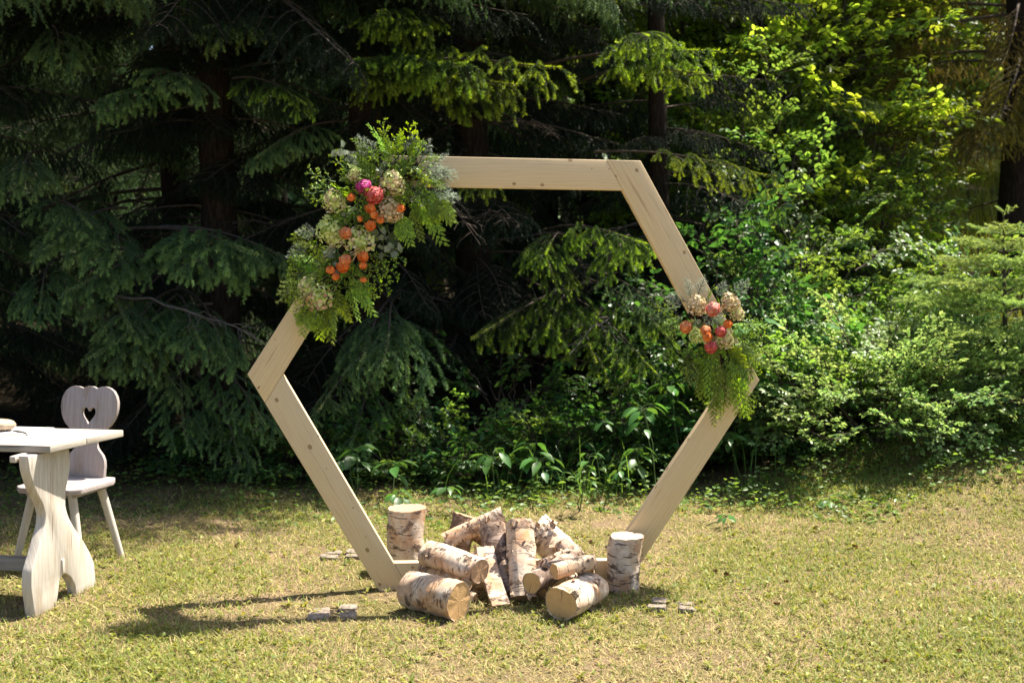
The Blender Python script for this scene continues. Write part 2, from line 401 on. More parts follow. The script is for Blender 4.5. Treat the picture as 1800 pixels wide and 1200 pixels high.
def petal_mat(name, a, b_, trans=.25, rough=.6):
    m, nt = mat(name); n = N(nt)
    t = n('Attribute', attribute_name='tint').outputs['Fac']
    c = n.mix(t, a, b_); d = n.bsdf(c, rough, .2)
    tr = nt.nodes.new('ShaderNodeBsdfTranslucent'); nt.links.new(c, tr.inputs[0])
    mx = nt.nodes.new('ShaderNodeMixShader'); mx.inputs[0].default_value = trans
    nt.links.new(d, mx.inputs[1]); nt.links.new(tr.outputs[0], mx.inputs[2]); n.out(mx.outputs[0]); return m
M['p_magenta'] = petal_mat('magenta_petals', (.50, .01, .16), (.95, .20, .52))
M['p_pink'] = petal_mat('pink_petals', (.62, .05, .05), (.95, .33, .30))
M['p_orange'] = petal_mat('orange_petals', (.82, .11, .01), (1.0, .46, .13))
M['p_peach'] = petal_mat('peach_petals', (.80, .20, .06), (1.0, .55, .28))
M['p_blush'] = petal_mat('blush_petals', (.72, .17, .13), (.96, .56, .46))
M['p_green'] = petal_mat('green_hydrangea', (.44, .54, .10), (.80, .86, .40))
M['p_cream'] = petal_mat('cream_hydrangea', (.50, .40, .18), (.86, .72, .52))
M['p_rust'] = petal_mat('rust_hydrangea', (.40, .15, .10), (.82, .66, .42))

# ================================================================== TERRAIN
def sstep(x): x = np.clip(x, 0, 1); return x * x * (3 - 2 * x)
def gz(x, y):
    x = np.asarray(x, float); y = np.asarray(y, float)
    rise = 2.3 * sstep((y - 9.2) / 11) * (.35 + .65 * sstep((x + .5) / 4.5)) + 2.5 * sstep((y - 22) / 60)
    und = .018 * np.sin(x * 1.7 + .6) * np.sin(y * 1.3) + .009 * np.sin(x * 5.1 + y * 3.7)
    k = sstep((np.hypot(x * .55, y - 5.9) - 1.3) / 1.2)
    return rise + und * k + .46 * sstep((x - .9) / 3.2) * sstep((y - 6.2) / 2.8)
def ground():
    xs = np.concatenate([np.linspace(-160, -7, 40)[:-1], np.arange(-7, 7, .07), np.linspace(7, 160, 40)])
    ys = np.concatenate([np.linspace(-60, 2, 16)[:-1], np.arange(2, 14, .07), np.linspace(14, 260, 80)])
    X, Y = np.meshgrid(xs, ys)
    Z = gz(X, Y)
    near = (np.abs(X) < 7) & (Y > 2) & (Y < 12)
    Z = Z + near * (rng.normal(0, .0035, X.shape))
    V = np.stack([X, Y, Z], -1).reshape(-1, 3); nx, ny = len(xs), len(ys)
    i = np.arange(ny - 1)[:, None] * nx + np.arange(nx - 1)[None]
    Q = np.stack([i, i + 1, i + nx + 1, i + nx], -1).reshape(-1, 4)
    b = Buf(); b.add(V, Q=Q, uv=V[:, :2])
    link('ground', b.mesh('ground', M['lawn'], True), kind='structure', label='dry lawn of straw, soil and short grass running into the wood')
ground()

# ================================================================== PLANT PROTOTYPES
def leaf_t(w=.5, fold=.12, droop=.18, n=3):
    """leaf of length 1 along x, folded at the midrib"""
    xs = np.linspace(0, 1, n + 2); V = []; T = []
    prof = np.sin(np.pi * xs ** .85) * w / 2
    for i, x in enumerate(xs):
        z = -droop * x * x
        V.append((x, 0, z))
        if 0 < i < n + 1: V += [(x, prof[i], z + fold * prof[i] / w * 2 * .5), (x, -prof[i], z + fold * prof[i] / w * 2 * .5)]
    # indices: 0 base ; groups of 3 ; last tip
    g = [1 + 3 * i for i in range(n)]; tip = 1 + 3 * n
    T += [(0, g[0], g[0] + 1), (0, g[0] + 2, g[0])]
    for a, c in zip(g[:-1], g[1:]):
        T += [(a, c, c + 1), (a, c + 1, a + 1), (a, a + 2, c + 2), (a, c + 2, c)]
    T += [(g[-1], tip, g[-1] + 1), (g[-1], g[-1] + 2, tip)]
    return np.array(V, float), np.array(T)
LEAF1 = leaf_t(.55, .2, .15, 1); LEAF2 = leaf_t(.52, .2, .22, 2); LEAF3 = leaf_t(.46, .16, .30, 4); ROUND = leaf_t(.85, .15, .15, 2)
NEED = (np.array([(0, -.5, 0), (0, .5, 0), (1, 0, 0)]), np.array([(0, 1, 2)]))

def needles(b, P, dens=560, ln=.015, w=.0022, tint=0.0, ang=50, mi=0, flat=0.0, up=.25):
    """needles along polyline P"""
    P = np.asarray(P); seg = np.linalg.norm(np.diff(P, axis=0), axis=1); L = seg.sum(); m = max(6, int(L * dens))
    s = np.sort(rng.uniform(0, L, m)); cs = np.concatenate([[0], np.cumsum(seg)])
    O = np.stack([np.interp(s, cs, P[:, k]) for k in range(3)], -1)
    D = norm(np.gradient(P, axis=0)); D = norm(np.stack([np.interp(s, cs, D[:, k]) for k in range(3)], -1))
    ref = norm(np.cross(D, [0, 0, 1.0]) + 1e-6); up_ = np.cross(ref, D)
    a = rng.uniform(0, 2 * np.pi, m)
    if flat > 0: a = np.where(rng.random(m) < flat, np.round(a / np.pi) * np.pi + rng.normal(0, .3, m), a)
    rad = np.cos(a)[:, None] * ref + np.sin(a)[:, None] * up_ + np.array([0, 0, up])
    an = R(ang) * rng.uniform(.75, 1.2, m)[:, None]
    X = norm(D * np.cos(an) + norm(rad) * np.sin(an))
    Nn = norm(np.cross(X, rng.normal(0, 1, (m, 3))))
    tp = np.broadcast_to(tint, ()).item() if np.isscalar(tint) else np.interp(s, np.linspace(0, L, len(tint)), tint)
    lt = ln * rng.uniform(.75, 1.15, m) * np.where(s > L * .93, .8, 1)
    place(b, NEED[0] * [1, 1, 1], NEED[1], O, X, Nn, lt, tint=np.clip(tp + rng.normal(0, .06, m), 0, 1), mi=mi, W=w / lt)

def curve(o, d, L, droop=.2, n=6, side=None, wig=.02):
    """polyline from o in direction d with gravity droop"""
    t = np.linspace(0, 1, n)[:, None]; d = norm(d)
    P = np.asarray(o) + d * L * t + np.array([0, 0, -1]) * droop * L * t ** 2
    if side is not None: P = P + np.asarray(side) * L * t ** 2
    P[1:] += rng.normal(0, wig * L / n, (n - 1, 3)); return P

def make_bough(L, seed, fresh=.5, dens=520, hang=.42, fine=1.0, nl=.0185, nw=.0036, fat=1.0, s0=.26):
    """a spruce bough reaching along +x: main stem, side branches in a flat drooping fan, finger twigs"""
    global rng
    keep = rng; rng = np.random.default_rng(seed)
    b = Buf()
    t = np.linspace(0, 1, 14)
    bx = L * t; bz = L * (.05 * np.sin(t * 2.2) - .20 * t ** 2 + .05 * t ** 6); by = L * .05 * np.sin(t * 2.5 + rng.uniform(0, 6)) * t
    P = np.stack([bx, by, bz], -1)
    tube(b, P, np.linspace(.017 * L / 2, .003, 14), 5, mi=1, cap=False)
    needles(b, P[8:], dens * .7, nl, nw, tint=np.linspace(.1, .5 + fresh * .4, 6))
    step = .074 / fine; s = s0 * L; side = 1
    while s < L * .985:
        f = s / L; o = np.array([np.interp(f, t, P[:, k]) for k in range(3)])
        sl = (.36 * L * (1 - f) ** .62 * min(1, (f - .1) / .25) + .06) * rng.uniform(.72, 1.15)
        a = R(rng.uniform(42, 62)) * side
        d = np.array([math.cos(a), math.sin(a), rng.uniform(-.16, .05)])
        Q = curve(o, d, sl, hang * rng.uniform(.7, 1.5), 7, side=np.array([.12, -.1 * side, 0]))
        tube(b, Q, np.linspace(.0045, .0018, 7), 3, mi=1, cap=False)
        tip = rng.uniform(.3, 1) * fresh
        needles(b, Q[1:], dens, nl, nw, tint=[.0, .0, .1, .25, tip])
        # finger twigs
        u = .16 * sl; sd = 1
        while u < sl * .93:
            g = u / sl; oo = np.array([np.interp(g, np.linspace(0, 1, 7), Q[:, k]) for k in range(3)])
            dd = norm(Q[min(6, int(g * 6) + 1)] - Q[int(g * 6)])
            lat = norm(np.cross(dd, [0, 0, 1])) * sd
            fl = fat * (.07 + .15 * (1 - g) * min(1, sl / .35)) * rng.uniform(.65, 1.2)
            fd = dd * .72 + lat * rng.uniform(.55, .8) + np.array([0, 0, rng.uniform(-.95, -.12)])
            W = curve(oo, fd, fl, hang * 1.3, 5)
            needles(b, W, dens * 1.05, nl, nw, tint=[0, .05, .12, .3 * fresh + .3 * tip, .6 * fresh + .5 * tip], up=.1)
            if fl > .125:
                for e in (-1, 1):
                    oo2 = W[2]; fd2 = norm(W[3] - W[1]) * .75 + norm(np.cross(norm(W[3] - W[1]), [0, 0, 1])) * e * .65 + np.array([0, 0, -.2])
                    W2 = curve(oo2, fd2, fl * rng.uniform(.38, .55), hang, 4)
                    needles(b, W2, dens, nl, nw, tint=[.05, .2, .4 + .3 * tip, .5 * fresh + .5 * tip], up=.1)
            u += rng.uniform(.042, .066) / fine; sd = -sd
        s += step * rng.uniform(.7, 1.3); side = -side
    rng = keep
    return b
def bare_branch(L, seed):
    global rng
    keep = rng; rng = np.random.default_rng(seed); b = Buf()
    P = curve((0, 0, 0), (1, 0, .02), L, .22, 10, wig=.12)
    tube(b, P, np.linspace(.011, .002, 10), 4, cap=False)
    for k in range(int(L * 16)):
        f = rng.uniform(.2, .98); o = np.array([np.interp(f, np.linspace(0, 1, 10), P[:, j]) for j in range(3)])
        a = rng.choice([-1, 1]) * R(rng.uniform(25, 75)); l = rng.uniform(.08, .38) * (1.1 - f * .6)
        Q = curve(o, (math.cos(a), math.sin(a), rng.uniform(-.5, .2)), l, .25, 6, wig=.18)
        tube(b, Q, np.linspace(.0035, .001, 6), 3, cap=False)
        for q in range(rng.integers(0, 4)):
            o2 = Q[rng.integers(2, 5)]; a2 = a + rng.uniform(-1, 1)
            tube(b, curve(o2, (math.cos(a2), math.sin(a2), rng.uniform(-.6, .2)), l * .4, .2, 4, wig=.15), np.linspace(.002, .0007, 4), 3, cap=False)
    rng = keep; return b

BL = [1.3, 1.3, 1.9, 1.9, 2.5]
def bough_set(key, fresh, seeds, hang=.42):
    return [(L, make_bough(L, s, fresh, dens=700, hang=hang, fine=1.0 if L < 2 else .9).mesh('spruce_bough', [M[key], M['twig']])) for L, s in zip(BL, seeds)]
def front_set(key, fresh, seeds):
    return [(L, make_bough(L, s, fresh, dens=980, hang=.36, fine=.60, nl=.0235, nw=.0048, fat=1.12, s0=.34).mesh('spruce_bough', [M[key], M['twig']])) for L, s in zip((1.25, 1.25, 1.6, 1.6), seeds)]
BOUGH = {'fcool': front_set('needle', .75, (61, 62, 63, 64)), 'fwarm': front_set('needle_warm', 1.0, (71, 72, 73, 74)),
         'cool': bough_set('needle', .35, (1, 2, 3, 4, 5)),
         'warm': bough_set('needle_warm', .9, (11, 12, 13, 14, 15))}
def recolor(src, key):
    out = []
    for L, me in src:
        m2 = me.copy(); m2.materials[0] = M[key]; out.append((L, m2))
    return out
BOUGH['deep'] = recolor(BOUGH['cool'], 'needle_shade')
BOUGH['rust'] = recolor(BOUGH['warm'], 'needle_rust')
BARE = [(1.6, bare_branch(1.6, 40).mesh('bare_branch', M['deadtwig'])), (2.1, bare_branch(2.1, 41).mesh('bare_branch', M['deadtwig'])), (1.2, bare_branch(1.2, 43).mesh('bare_branch', M['deadtwig']))]
BAREDK = [(L, me.copy()) for L, me in BARE]
for L, me in BAREDK: me.materials[0] = M['twig']

def trunk_mesh(h, r0, m, lean=(0, 0), n=12, top=.12):
    b = Buf(); z = np.concatenate([[-.15, 0, .15, .5], np.linspace(1, h, 14)])
    r = r0 * (1 - (1 - top) * np.clip(z, 0, h) / h); r[0] *= 1.5; r[1] *= 1.3; r[2] *= 1.1
    P = np.stack([lean[0] * z / h + .03 * np.sin(z * 1.1), lean[1] * z / h + .03 * np.cos(z * .9), z], -1)
    tube(b, P, r, n, jit=.05); return b.mesh('trunk', m, True), P

def put_bough(root, kind, o, az, pitch, L, roll=0, name='bough', bset=None):
    """o in the tree's own coordinates"""
    s = bset or BOUGH[kind]
    c = [q for q in s if abs(q[0] - L) <= .75] or [min(s, key=lambda q: abs(q[0] - L))]
    l, me = c[rng.integers(len(c))]
    k = L / l
    rot = Matrix.Rotation(az, 4, 'Z') @ Matrix.Rotation(-pitch, 4, 'Y') @ Matrix.Rotation(roll, 4, 'X')
    flip = -1 if rng.random() < .5 else 1
    return link(name, me, root, mat=Matrix.Translation(Vector(o)) @ rot @ Matrix.Diagonal((k, k * flip, k, 1)))

def spruce(x, y, h, r0, zb=.5, step=.34, per=6, kind='cool', trunk_r=.16, label=None, group='spruces of the wood', bare=6, shape=.85, fade=None, az0=None, recess=1.0, over=1.0):
    g = float(gz(x, y)); root = empty('spruce_tree', (x, y, g), label=label, cat='tree', group=group)
    tm, P = trunk_mesh(h, trunk_r, M['bark']); link('trunk', tm, root)
    z = zb
    while z < h * .97:
        f = z / h
        Lw = max(.35, r0 * (1 - f) ** shape) * (recess if z < 3.7 else over)  # over: crowns widened above the view to shade lawn and lower boughs
        for k in range((per if z < 3.7 else int(per * (1 + (over - 1) * 2))) if f < .85 else 4):
            az = rng.uniform(0, 2 * math.pi)
            px = float(np.interp(z, P[:, 2], P[:, 0])); py = float(np.interp(z, P[:, 2], P[:, 1]))
            kd = kind if fade is None or rng.random() > fade[1] else fade[0]
            if recess < 1 and z < 3.9: kd = 'deep'  # recessed lower boughs take the shade-darkened needle colour
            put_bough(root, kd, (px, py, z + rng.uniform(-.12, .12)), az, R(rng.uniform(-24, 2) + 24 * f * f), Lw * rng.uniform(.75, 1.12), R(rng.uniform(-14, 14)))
        z += step * (1 + .5 * f) * rng.uniform(.85, 1.15)
    for k in range(bare):
        L, me = BAREDK[rng.integers(3)]
        link('bare_branch', me, root, mat=Matrix.Translation((0, 0, rng.uniform(.4, 2.8))) @ Matrix.Rotation(rng.uniform(0, 6.28), 4, 'Z') @ Matrix.Rotation(R(rng.uniform(-15, 20)), 4, 'Y'))
    return root

def bough_to(root, kind, tip, L, az_deg, pitch_deg=-8, roll=0, bset=None, name='bough'):
    """place a bough of this tree so that its tip is at a world point; az measured from +x"""
    az = R(az_deg); p = R(pitch_deg)
    s = bset or BOUGH[kind]
    d = np.array([math.cos(az) * math.cos(p), math.sin(az) * math.cos(p), math.sin(p) - .12])
    o = np.array(tip) - d * L - np.array(root.location)
    return put_bough(root, kind, o, az, p, L, R(roll), bset=bset, name=name)

# ------------------------------------------------------------------ the near spruces
SP = {}
SP['a'] = spruce(-4.3, 9.6, 14, 2.5, label='dark blue green spruce at the left edge, behind the white table and chair', kind='cool', group=None, recess=.6, bare=3, over=1.35)
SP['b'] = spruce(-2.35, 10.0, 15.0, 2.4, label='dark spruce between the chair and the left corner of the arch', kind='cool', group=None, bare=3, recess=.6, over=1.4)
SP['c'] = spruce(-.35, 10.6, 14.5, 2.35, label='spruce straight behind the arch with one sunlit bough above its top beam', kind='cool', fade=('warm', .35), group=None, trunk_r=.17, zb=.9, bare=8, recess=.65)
SP['e'] = spruce(-1.15, 9.9, 13.5, 2.2, label='dark spruce behind the large flower arrangement', kind='cool', group=None, recess=.6, bare=4, over=1.4)  # spruce added so that its crown shades the lawn at the left
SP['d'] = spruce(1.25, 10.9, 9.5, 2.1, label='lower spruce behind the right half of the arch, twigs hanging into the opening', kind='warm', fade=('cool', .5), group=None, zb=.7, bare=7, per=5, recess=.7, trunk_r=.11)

# boughs one can pick out in the view, each grown from its own tree
def bo(tree, kind, px, py, Y, L, az, pitch=-8, roll=0, **k): return bough_to(SP[tree], 'f' + kind, at(px, py, Y), min(1.75, L * .8), az, pitch, roll, **k)
bo('a', 'cool', 60, 445, 8.0, 1.9, -95, -6, 10)
bo('a', 'cool', 200, 470, 7.9, 2.0, -72, -4, -18)
bo('a', 'cool', 40, 560, 7.9, 1.6, -80, -10, 12)
bo('a', 'cool', 255, 590, 7.8, 1.9, -60, -8, -14)
bo('b', 'cool', 490, 470, 8.1, 2.3, -40, -2, -28)
bo('b', 'cool', 370, 480, 7.9, 2.0, -78, -2, -14)
bo('b', 'cool', 130, 640, 7.7, 1.8, -112, -6, 12)
bo('b', 'cool', 250, 650, 7.7, 1.9, -82, -8, -8)
bo('b', 'cool', 440, 650, 7.9, 1.9, -58, -12, -20)
bo('b', 'cool', 335, 150, 8.2, 1.7, -64, -2, -10)
bo('b', 'cool', 180, 175, 8.3, 1.6, -100, -2, 16)
bo('a', 'cool', 95, 110, 8.4, 1.5, -70, -14, 0)
bo('b', 'warm', 535, 185, 8.3, 1.5, -55, -8, -10)
bo('b', 'cool', 345, 790, 7.9, 1.6, -70, -18, -10)
bo('b', 'cool', 480, 760, 8.0, 1.6, -50, -16, -12)
bo('c', 'warm', 985, 120, 8.6, 2.4, -32, 4, -26)
bo('c', 'warm', 760, 110, 8.4, 2.0, -76, 4, -8)
bo('c', 'warm', 590, 120, 8.5, 1.9, -120, 2, 20)
bo('c', 'warm', 840, 120, 8.3, 1.9, -66, 6, -10)
bo('c', 'warm', 735, 40, 8.5, 1.8, -70, 2, -20)
bo('c', 'warm', 640, 30, 8.5, 1.8, -105, 2, 10)
bo('c', 'cool', 720, 680, 8.2, 2.0, -78, -14, -6)
bo('c', 'cool', 600, 660, 8.2, 1.9, -100, -12, 12)
bo('c', 'cool', 560, 730, 8.1, 1.5, -110, -18, 10)
bo('d', 'warm', 930, 600, 8.7, 1.9, -110, -8, 14)
bo('d', 'warm', 830, 600, 8.8, 1.9, -130, -8, 10)
bo('d', 'warm', 1040, 640, 8.6, 1.7, -85, -12, -10)
bo('d', 'warm', 1160, 660, 8.6, 1.8, -60, -16, -22)
bo('d', 'warm', 1110, 700, 8.6, 1.4, -75, -24, -10)
bo('d', 'warm', 1130, 430, 8.8, 1.8, -62, 2, -14)
bo('d', 'warm', 970, 450, 8.8, 1.7, -95, 0, 8)
bo('d', 'warm', 1290, 110, 9.0, 2.1, -38, 2, -22)
bo('d', 'warm', 1120, 70, 8.8, 1.6, -96, 0, 8)
bo('d', 'warm', 1360, 320, 9.2, 1.7, -20, -4, -14)
bo('d', 'cool', 1180, 560, 8.9, 1.5, -60, -10, -14)
for t_, kd, px, py, Y, L, az, pt, rl in (('a', 'cool', 10, 330, 8.2, 1.6, -80, -8, 10), ('a', 'cool', 150, 400, 8.0, 1.6, -62, -2, -12), ('b', 'cool', 100, 520, 7.9, 1.7, -115, -6, 14), ('b', 'cool', 560, 480, 8.3, 1.8, -30, -6, -20),
        ('b', 'cool', 190, 610, 7.8, 1.6, -95, -8, 8), ('b', 'cool', 370, 620, 7.8, 1.6, -66, -8, -10), ('c', 'cool', 660, 650, 8.1, 1.6, -90, -12, 6), ('b', 'cool', 430, 830, 7.9, 1.4, -60, -22, -8), ('c', 'cool', 590, 800, 8.3, 1.5, -105, -22, 8),
        ('e', 'cool', 330, 60, 8.4, 1.5, -120, -6, 12), ('e', 'cool', 450, 280, 8.5, 1.6, -110, -10, 12), ('c', 'warm', 860, 330, 8.7, 1.6, -70, -8, -10), ('d', 'warm', 1080, 470, 8.9, 1.6, -100, -4, 10), ('d', 'warm', 1000, 520, 8.9, 1.5, -80, -10, -6),
        ('c', 'warm', 660, 130, 8.5, 1.8, -96, 4, 12), ('c', 'warm', 905, 150, 8.5, 2.0, -52, 4, -16), ('d', 'warm', 1180, 90, 9.0, 1.8, -80, 4, 4), ('d', 'warm', 1230, 130, 9.0, 1.8, -58, 2, -12), ('d', 'warm', 1215, 620, 8.8, 1.5, -52, -18, -14), ('a', 'cool', 330, 700, 7.9, 1.7, -42, -16, -16)):
    bo(t_, kd, px, py, Y, L, az, pt, rl)
for px, py, Y, L, az in ((400, 110, 9.3, 1.5, -95), (380, 230, 9.3, 1.5, -70), (350, 320, 9.3, 1.5, -105), (420, 340, 9.3, 1.4, -80), (850, 190, 10.1, 1.3, -90), (870, 380, 10.1, 1.3, -80), (800, 420, 10.1, 1.3, -110)):
    bough_to(SP['b' if px < 600 else 'c'], 'deep', at(px, py, Y), L, az, -6, rng.uniform(-15, 15))  # trunks covered with boughs in the shade-darkened needle colour
for px, py, Y, L, az in ((485, 590, 7.9, 1.25, -22),):
    bough_to(SP['b'], 'cool', at(px, py, Y), L, az, -4, name='dead_branch', bset=BARE)
bough_to(SP['d'], 'cool', at(1000, 590, 8.6), 1.6, -120, -2, name='dead_branch', bset=BARE)

# ------------------------------------------------------------------ further spruces closing the wood
far = [(-6.2, 11.8, 12, 2.6, 'cool', 'dark spruce deep in the shade at the far left'),
       (-3.4, 12.6, 13, 2.6, 'cool', 'dark spruce in the second row behind the chair'),
       (-1.3, 13.6, 13, 2.5, 'cool', 'dark spruce in the second row behind the flower arrangement'),
       (-5.0, 15.5, 14, 2.8, 'cool', 'spruce in the third row behind the table'),
       (-2.6, 17.5, 14, 2.8, 'cool', 'spruce in the third row left of the arch centre'),
       (2.6, 13.2, 9.0, 2.3, 'warm', 'lit spruce standing behind the right edge of the arch'),
       (5.42, 13.6, 9.5, 3.2, 'rust', 'spruce at the right edge with thick trunk and rusty yellow boughs'),
       (8.4, 17.6, 13, 2.8, 'cool', 'dark spruce behind the rusty one at the right edge'),
       (4.9, 19.5, 13, 2.8, 'cool', 'dark spruce beyond the grassy slope'),
       (9.0, 19.0, 14, 3.0, 'cool', 'dark spruce beyond the frame edge on the right slope'),
       (7.4, 24.0, 14, 3.0, 'cool', 'distant spruce between the right trunks'),
       (1.2, 19.0, 11, 2.5, 'warm', 'distant spruce behind the birch trunks'),
       (3.9, 25.0, 12, 2.7, 'warm', 'pale distant spruce left of the gap in the trees'),
       (-7.8, 13.5, 13, 2.8, 'cool', 'spruce beyond the left frame edge'),
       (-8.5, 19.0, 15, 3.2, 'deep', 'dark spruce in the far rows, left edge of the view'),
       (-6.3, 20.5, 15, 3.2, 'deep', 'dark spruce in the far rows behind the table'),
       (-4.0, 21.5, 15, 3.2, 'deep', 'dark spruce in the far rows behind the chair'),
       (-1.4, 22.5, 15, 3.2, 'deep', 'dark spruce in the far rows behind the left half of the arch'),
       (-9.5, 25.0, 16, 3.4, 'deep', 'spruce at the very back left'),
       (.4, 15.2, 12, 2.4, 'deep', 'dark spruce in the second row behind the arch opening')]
for x, y, h, r0, kd, lb in far:
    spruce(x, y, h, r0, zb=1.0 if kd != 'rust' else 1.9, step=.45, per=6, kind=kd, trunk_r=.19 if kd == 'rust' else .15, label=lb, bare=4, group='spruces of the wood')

# ------------------------------------------------------------------ leafy sprays
def spray(L, nl, ls, tmpl, seed, tm, up=.35, side=.9, wr=1.0, tint=(0, 1), sub=7):
    global rng
    keep = rng; rng = np.random.default_rng(seed); b = Buf()
    P = curve((0, 0, 0), (1, 0, .15), L, .18, 8, wig=.12)
    tube(b, P, np.linspace(.006, .0015, 8) * max(1, L / .6), 3, mi=1, cap=False)
    O, X, Nn = [], [], []
    tw = [P]
    for k in range(sub):
        f = .15 + .8 * k / sub; o = np.array([np.interp(f, np.linspace(0, 1, 8), P[:, j]) for j in range(3)])
        a = (1 if k % 2 else -1) * R(rng.uniform(35, 65)); l = L * rng.uniform(.28, .5) * (1.15 - f * .6)
        Q = curve(o, (math.cos(a), math.sin(a) * side, rng.uniform(-.2, .5)), l, .15, 6, wig=.12); tw.append(Q)
        tube(b, Q, np.linspace(.0028, .001, 6) * max(1, L / .6), 3, mi=1, cap=False)
    for i in range(nl):
        Q = tw[0] if rng.random() < .2 else tw[1 + rng.integers(sub)]
        m = len(Q); f = rng.uniform(.12, 1.0) ** .8; o = np.array([np.interp(f, np.linspace(0, 1, m), Q[:, j]) for j in range(3)])
        d = norm(Q[-1] - Q[0]); lat = norm(np.cross(d, [0, 0, 1])) * (1 if i % 2 else -1)
        O.append(o); X.append(d * rng.uniform(.2, .9) + lat * rng.uniform(.3, 1) + [0, 0, rng.uniform(-.45, .25)])
        Nn.append([rng.normal(0, .35), rng.normal(0, .35), 1])
    place(b, tmpl[0], tmpl[1], np.array(O), np.array(X), np.array(Nn), ls * rng.uniform(.6, 1.2, nl), tint=rng.uniform(tint[0], tint[1], nl), W=np.full(nl, wr))
    rng = keep; return b
def sprays(key, n, **k): return [spray(seed=100 + i * 7 + k.get('sd', 0), tm=None, **{a: v for a, v in k.items() if a != 'sd'}).mesh('leaf_spray', [M[key], M['twig']]) for i in range(n)]
S_BUSH = sprays('leaf_bush', 4, L=.42, nl=95, ls=.036, tmpl=LEAF1, wr=1.1)
S_SHRUB = sprays('leaf', 4, L=.55, nl=80, ls=.052, tmpl=LEAF2, sd=3, wr=1.1)
S_DARK = sprays('leaf_big', 3, L=.50, nl=44, ls=.075, tmpl=LEAF2, sd=5, wr=1.05)
S_BIRCH = sprays('leaf_birch', 4, L=1.15, nl=210, ls=.060, tmpl=ROUND, sd=9, sub=12)
S_CANOPY = [m.copy() for m in S_SHRUB]
for m_ in S_CANOPY: m_.materials[0] = M['leaf_sunlit']
S_BIG = sprays('leaf_big', 3, L=.42, nl=18, ls=.12, tmpl=LEAF3, sd=13, wr=1.15)

def shrub(x, y, rx, ry, h, n, protos, label, group=None, z0=.12, name='shrub', stems=7, core=.25, cat='shrub', sc=(.8, 1.25)):
    g = float(gz(x, y)); root = empty(name, (x, y, g), label=label, cat=cat, group=group)
    b = Buf()
    for k in range(stems):
        a = rng.uniform(0, 6.28); e = rng.uniform(.3, .8)
        P = np.stack([np.linspace(0, rx * e * math.cos(a), 6), np.linspace(0, ry * e * math.sin(a), 6), h * .8 * np.linspace(0, 1, 6) ** .7], -1)
        P[1:] += rng.normal(0, .03, (5, 3)); tube(b, P, np.linspace(.012, .003, 6) * (1 + h * .3), 4, cap=False)
    link('stems', b.mesh('shrub_stems', M['twig']), root)
    for i in range(n):
        u = rng.uniform(core, 1.0) ** .5; a = rng.uniform(0, 2 * math.pi); el = math.asin(rng.uniform(-.15, 1.0))
        lump = 1 + .16 * math.sin(3 * a + x * 3) + .12 * math.sin(5 * el * 2 + a * 2)
        d = np.array([math.cos(a) * math.cos(el), math.sin(a) * math.cos(el), math.sin(el)])
        p = np.array([rx * d[0], ry * d[1], 0]) * u * lump * .85; p[2] = max(z0, z0 + (h - z0) * max(d[2], 0) * u * lump * .9)
        az = math.atan2(d[1], d[0]) + rng.uniform(-.7, .7); pt = R(rng.uniform(-15, 35)) + el * .45
        k = rng.uniform(*sc)
        mt = Matrix.Translation(Vector(p)) @ Matrix.Rotation(az, 4, 'Z') @ Matrix.Rotation(-pt, 4, 'Y') @ Matrix.Rotation(rng.uniform(-.6, .6), 4, 'X') @ Matrix.Scale(k, 4)
        link('leaf_spray', protos[rng.integers(len(protos))], root, mat=mt)
    return root

# broad small-leaved bush in front right
def shp(px, Y): return at(px, 500, Y)[0]
shrub(shp(1560, 8.6), 8.8, 1.15, .8, .74, 270, S_BUSH, 'wide rounded small leaved bush in the sun, right of the arch at the lawn edge', name='bush')
shrub(shp(1740, 8.5), 8.8, .75, .7, .70, 130, S_BUSH, 'small leaved bush under the spruce sapling at the right edge', name='bush')
shrub(shp(1430, 9.0), 9.1, .5, .5, .75, 45, S_SHRUB, 'low bush left of the wide rounded bush', name='bush')
shrub(shp(1770, 9.6), 9.8, .8, .7, 1.3, 60, S_SHRUB, 'leafy shrub behind the spruce sapling', name='shrub')
# darker shrubs around right side of arch
shrub(shp(1290, 9.6), 9.7, .85, .7, 1.75, 120, S_DARK, 'dark broad leaved shrub behind the small flower arrangement', name='shrub')
shrub(shp(1400, 10.4), 10.5, .8, .7, 1.9, 100, S_SHRUB, 'tall leafy shrub between the arch and the wide bush', name='shrub')
shrub(shp(1330, 11.6), 11.6, 1.1, .9, 3.1, 170, S_SHRUB, 'tall shrub reaching above the right corner of the arch', name='shrub', z0=.4)
shrub(shp(1490, 12.6), 12.4, 1.0, .9, 2.3, 120, S_SHRUB, 'tall sunlit shrub left of the grassy slope', name='shrub', z0=.3)
shrub(shp(1230, 12.4), 12.2, 1.0, .9, 3.3, 130, S_SHRUB, 'tall shrub behind the upper right beam of the arch', name='shrub', z0=.4)
shrub(shp(1500, 10.9), 10.9, .7, .5, .8, 70, S_SHRUB, 'low shrub on the slope with bright leaves', name='shrub')
shrub(shp(1600, 10.3), 10.4, .7, .6, .55, 60, S_DARK, 'low broad leaved shrub between the wide bush and the slope', name='shrub')
shrub(shp(900, 9.2), 9.3, .42, .4, .85, 34, S_DARK, 'young shrub with round leaves seen through the arch', name='shrub')
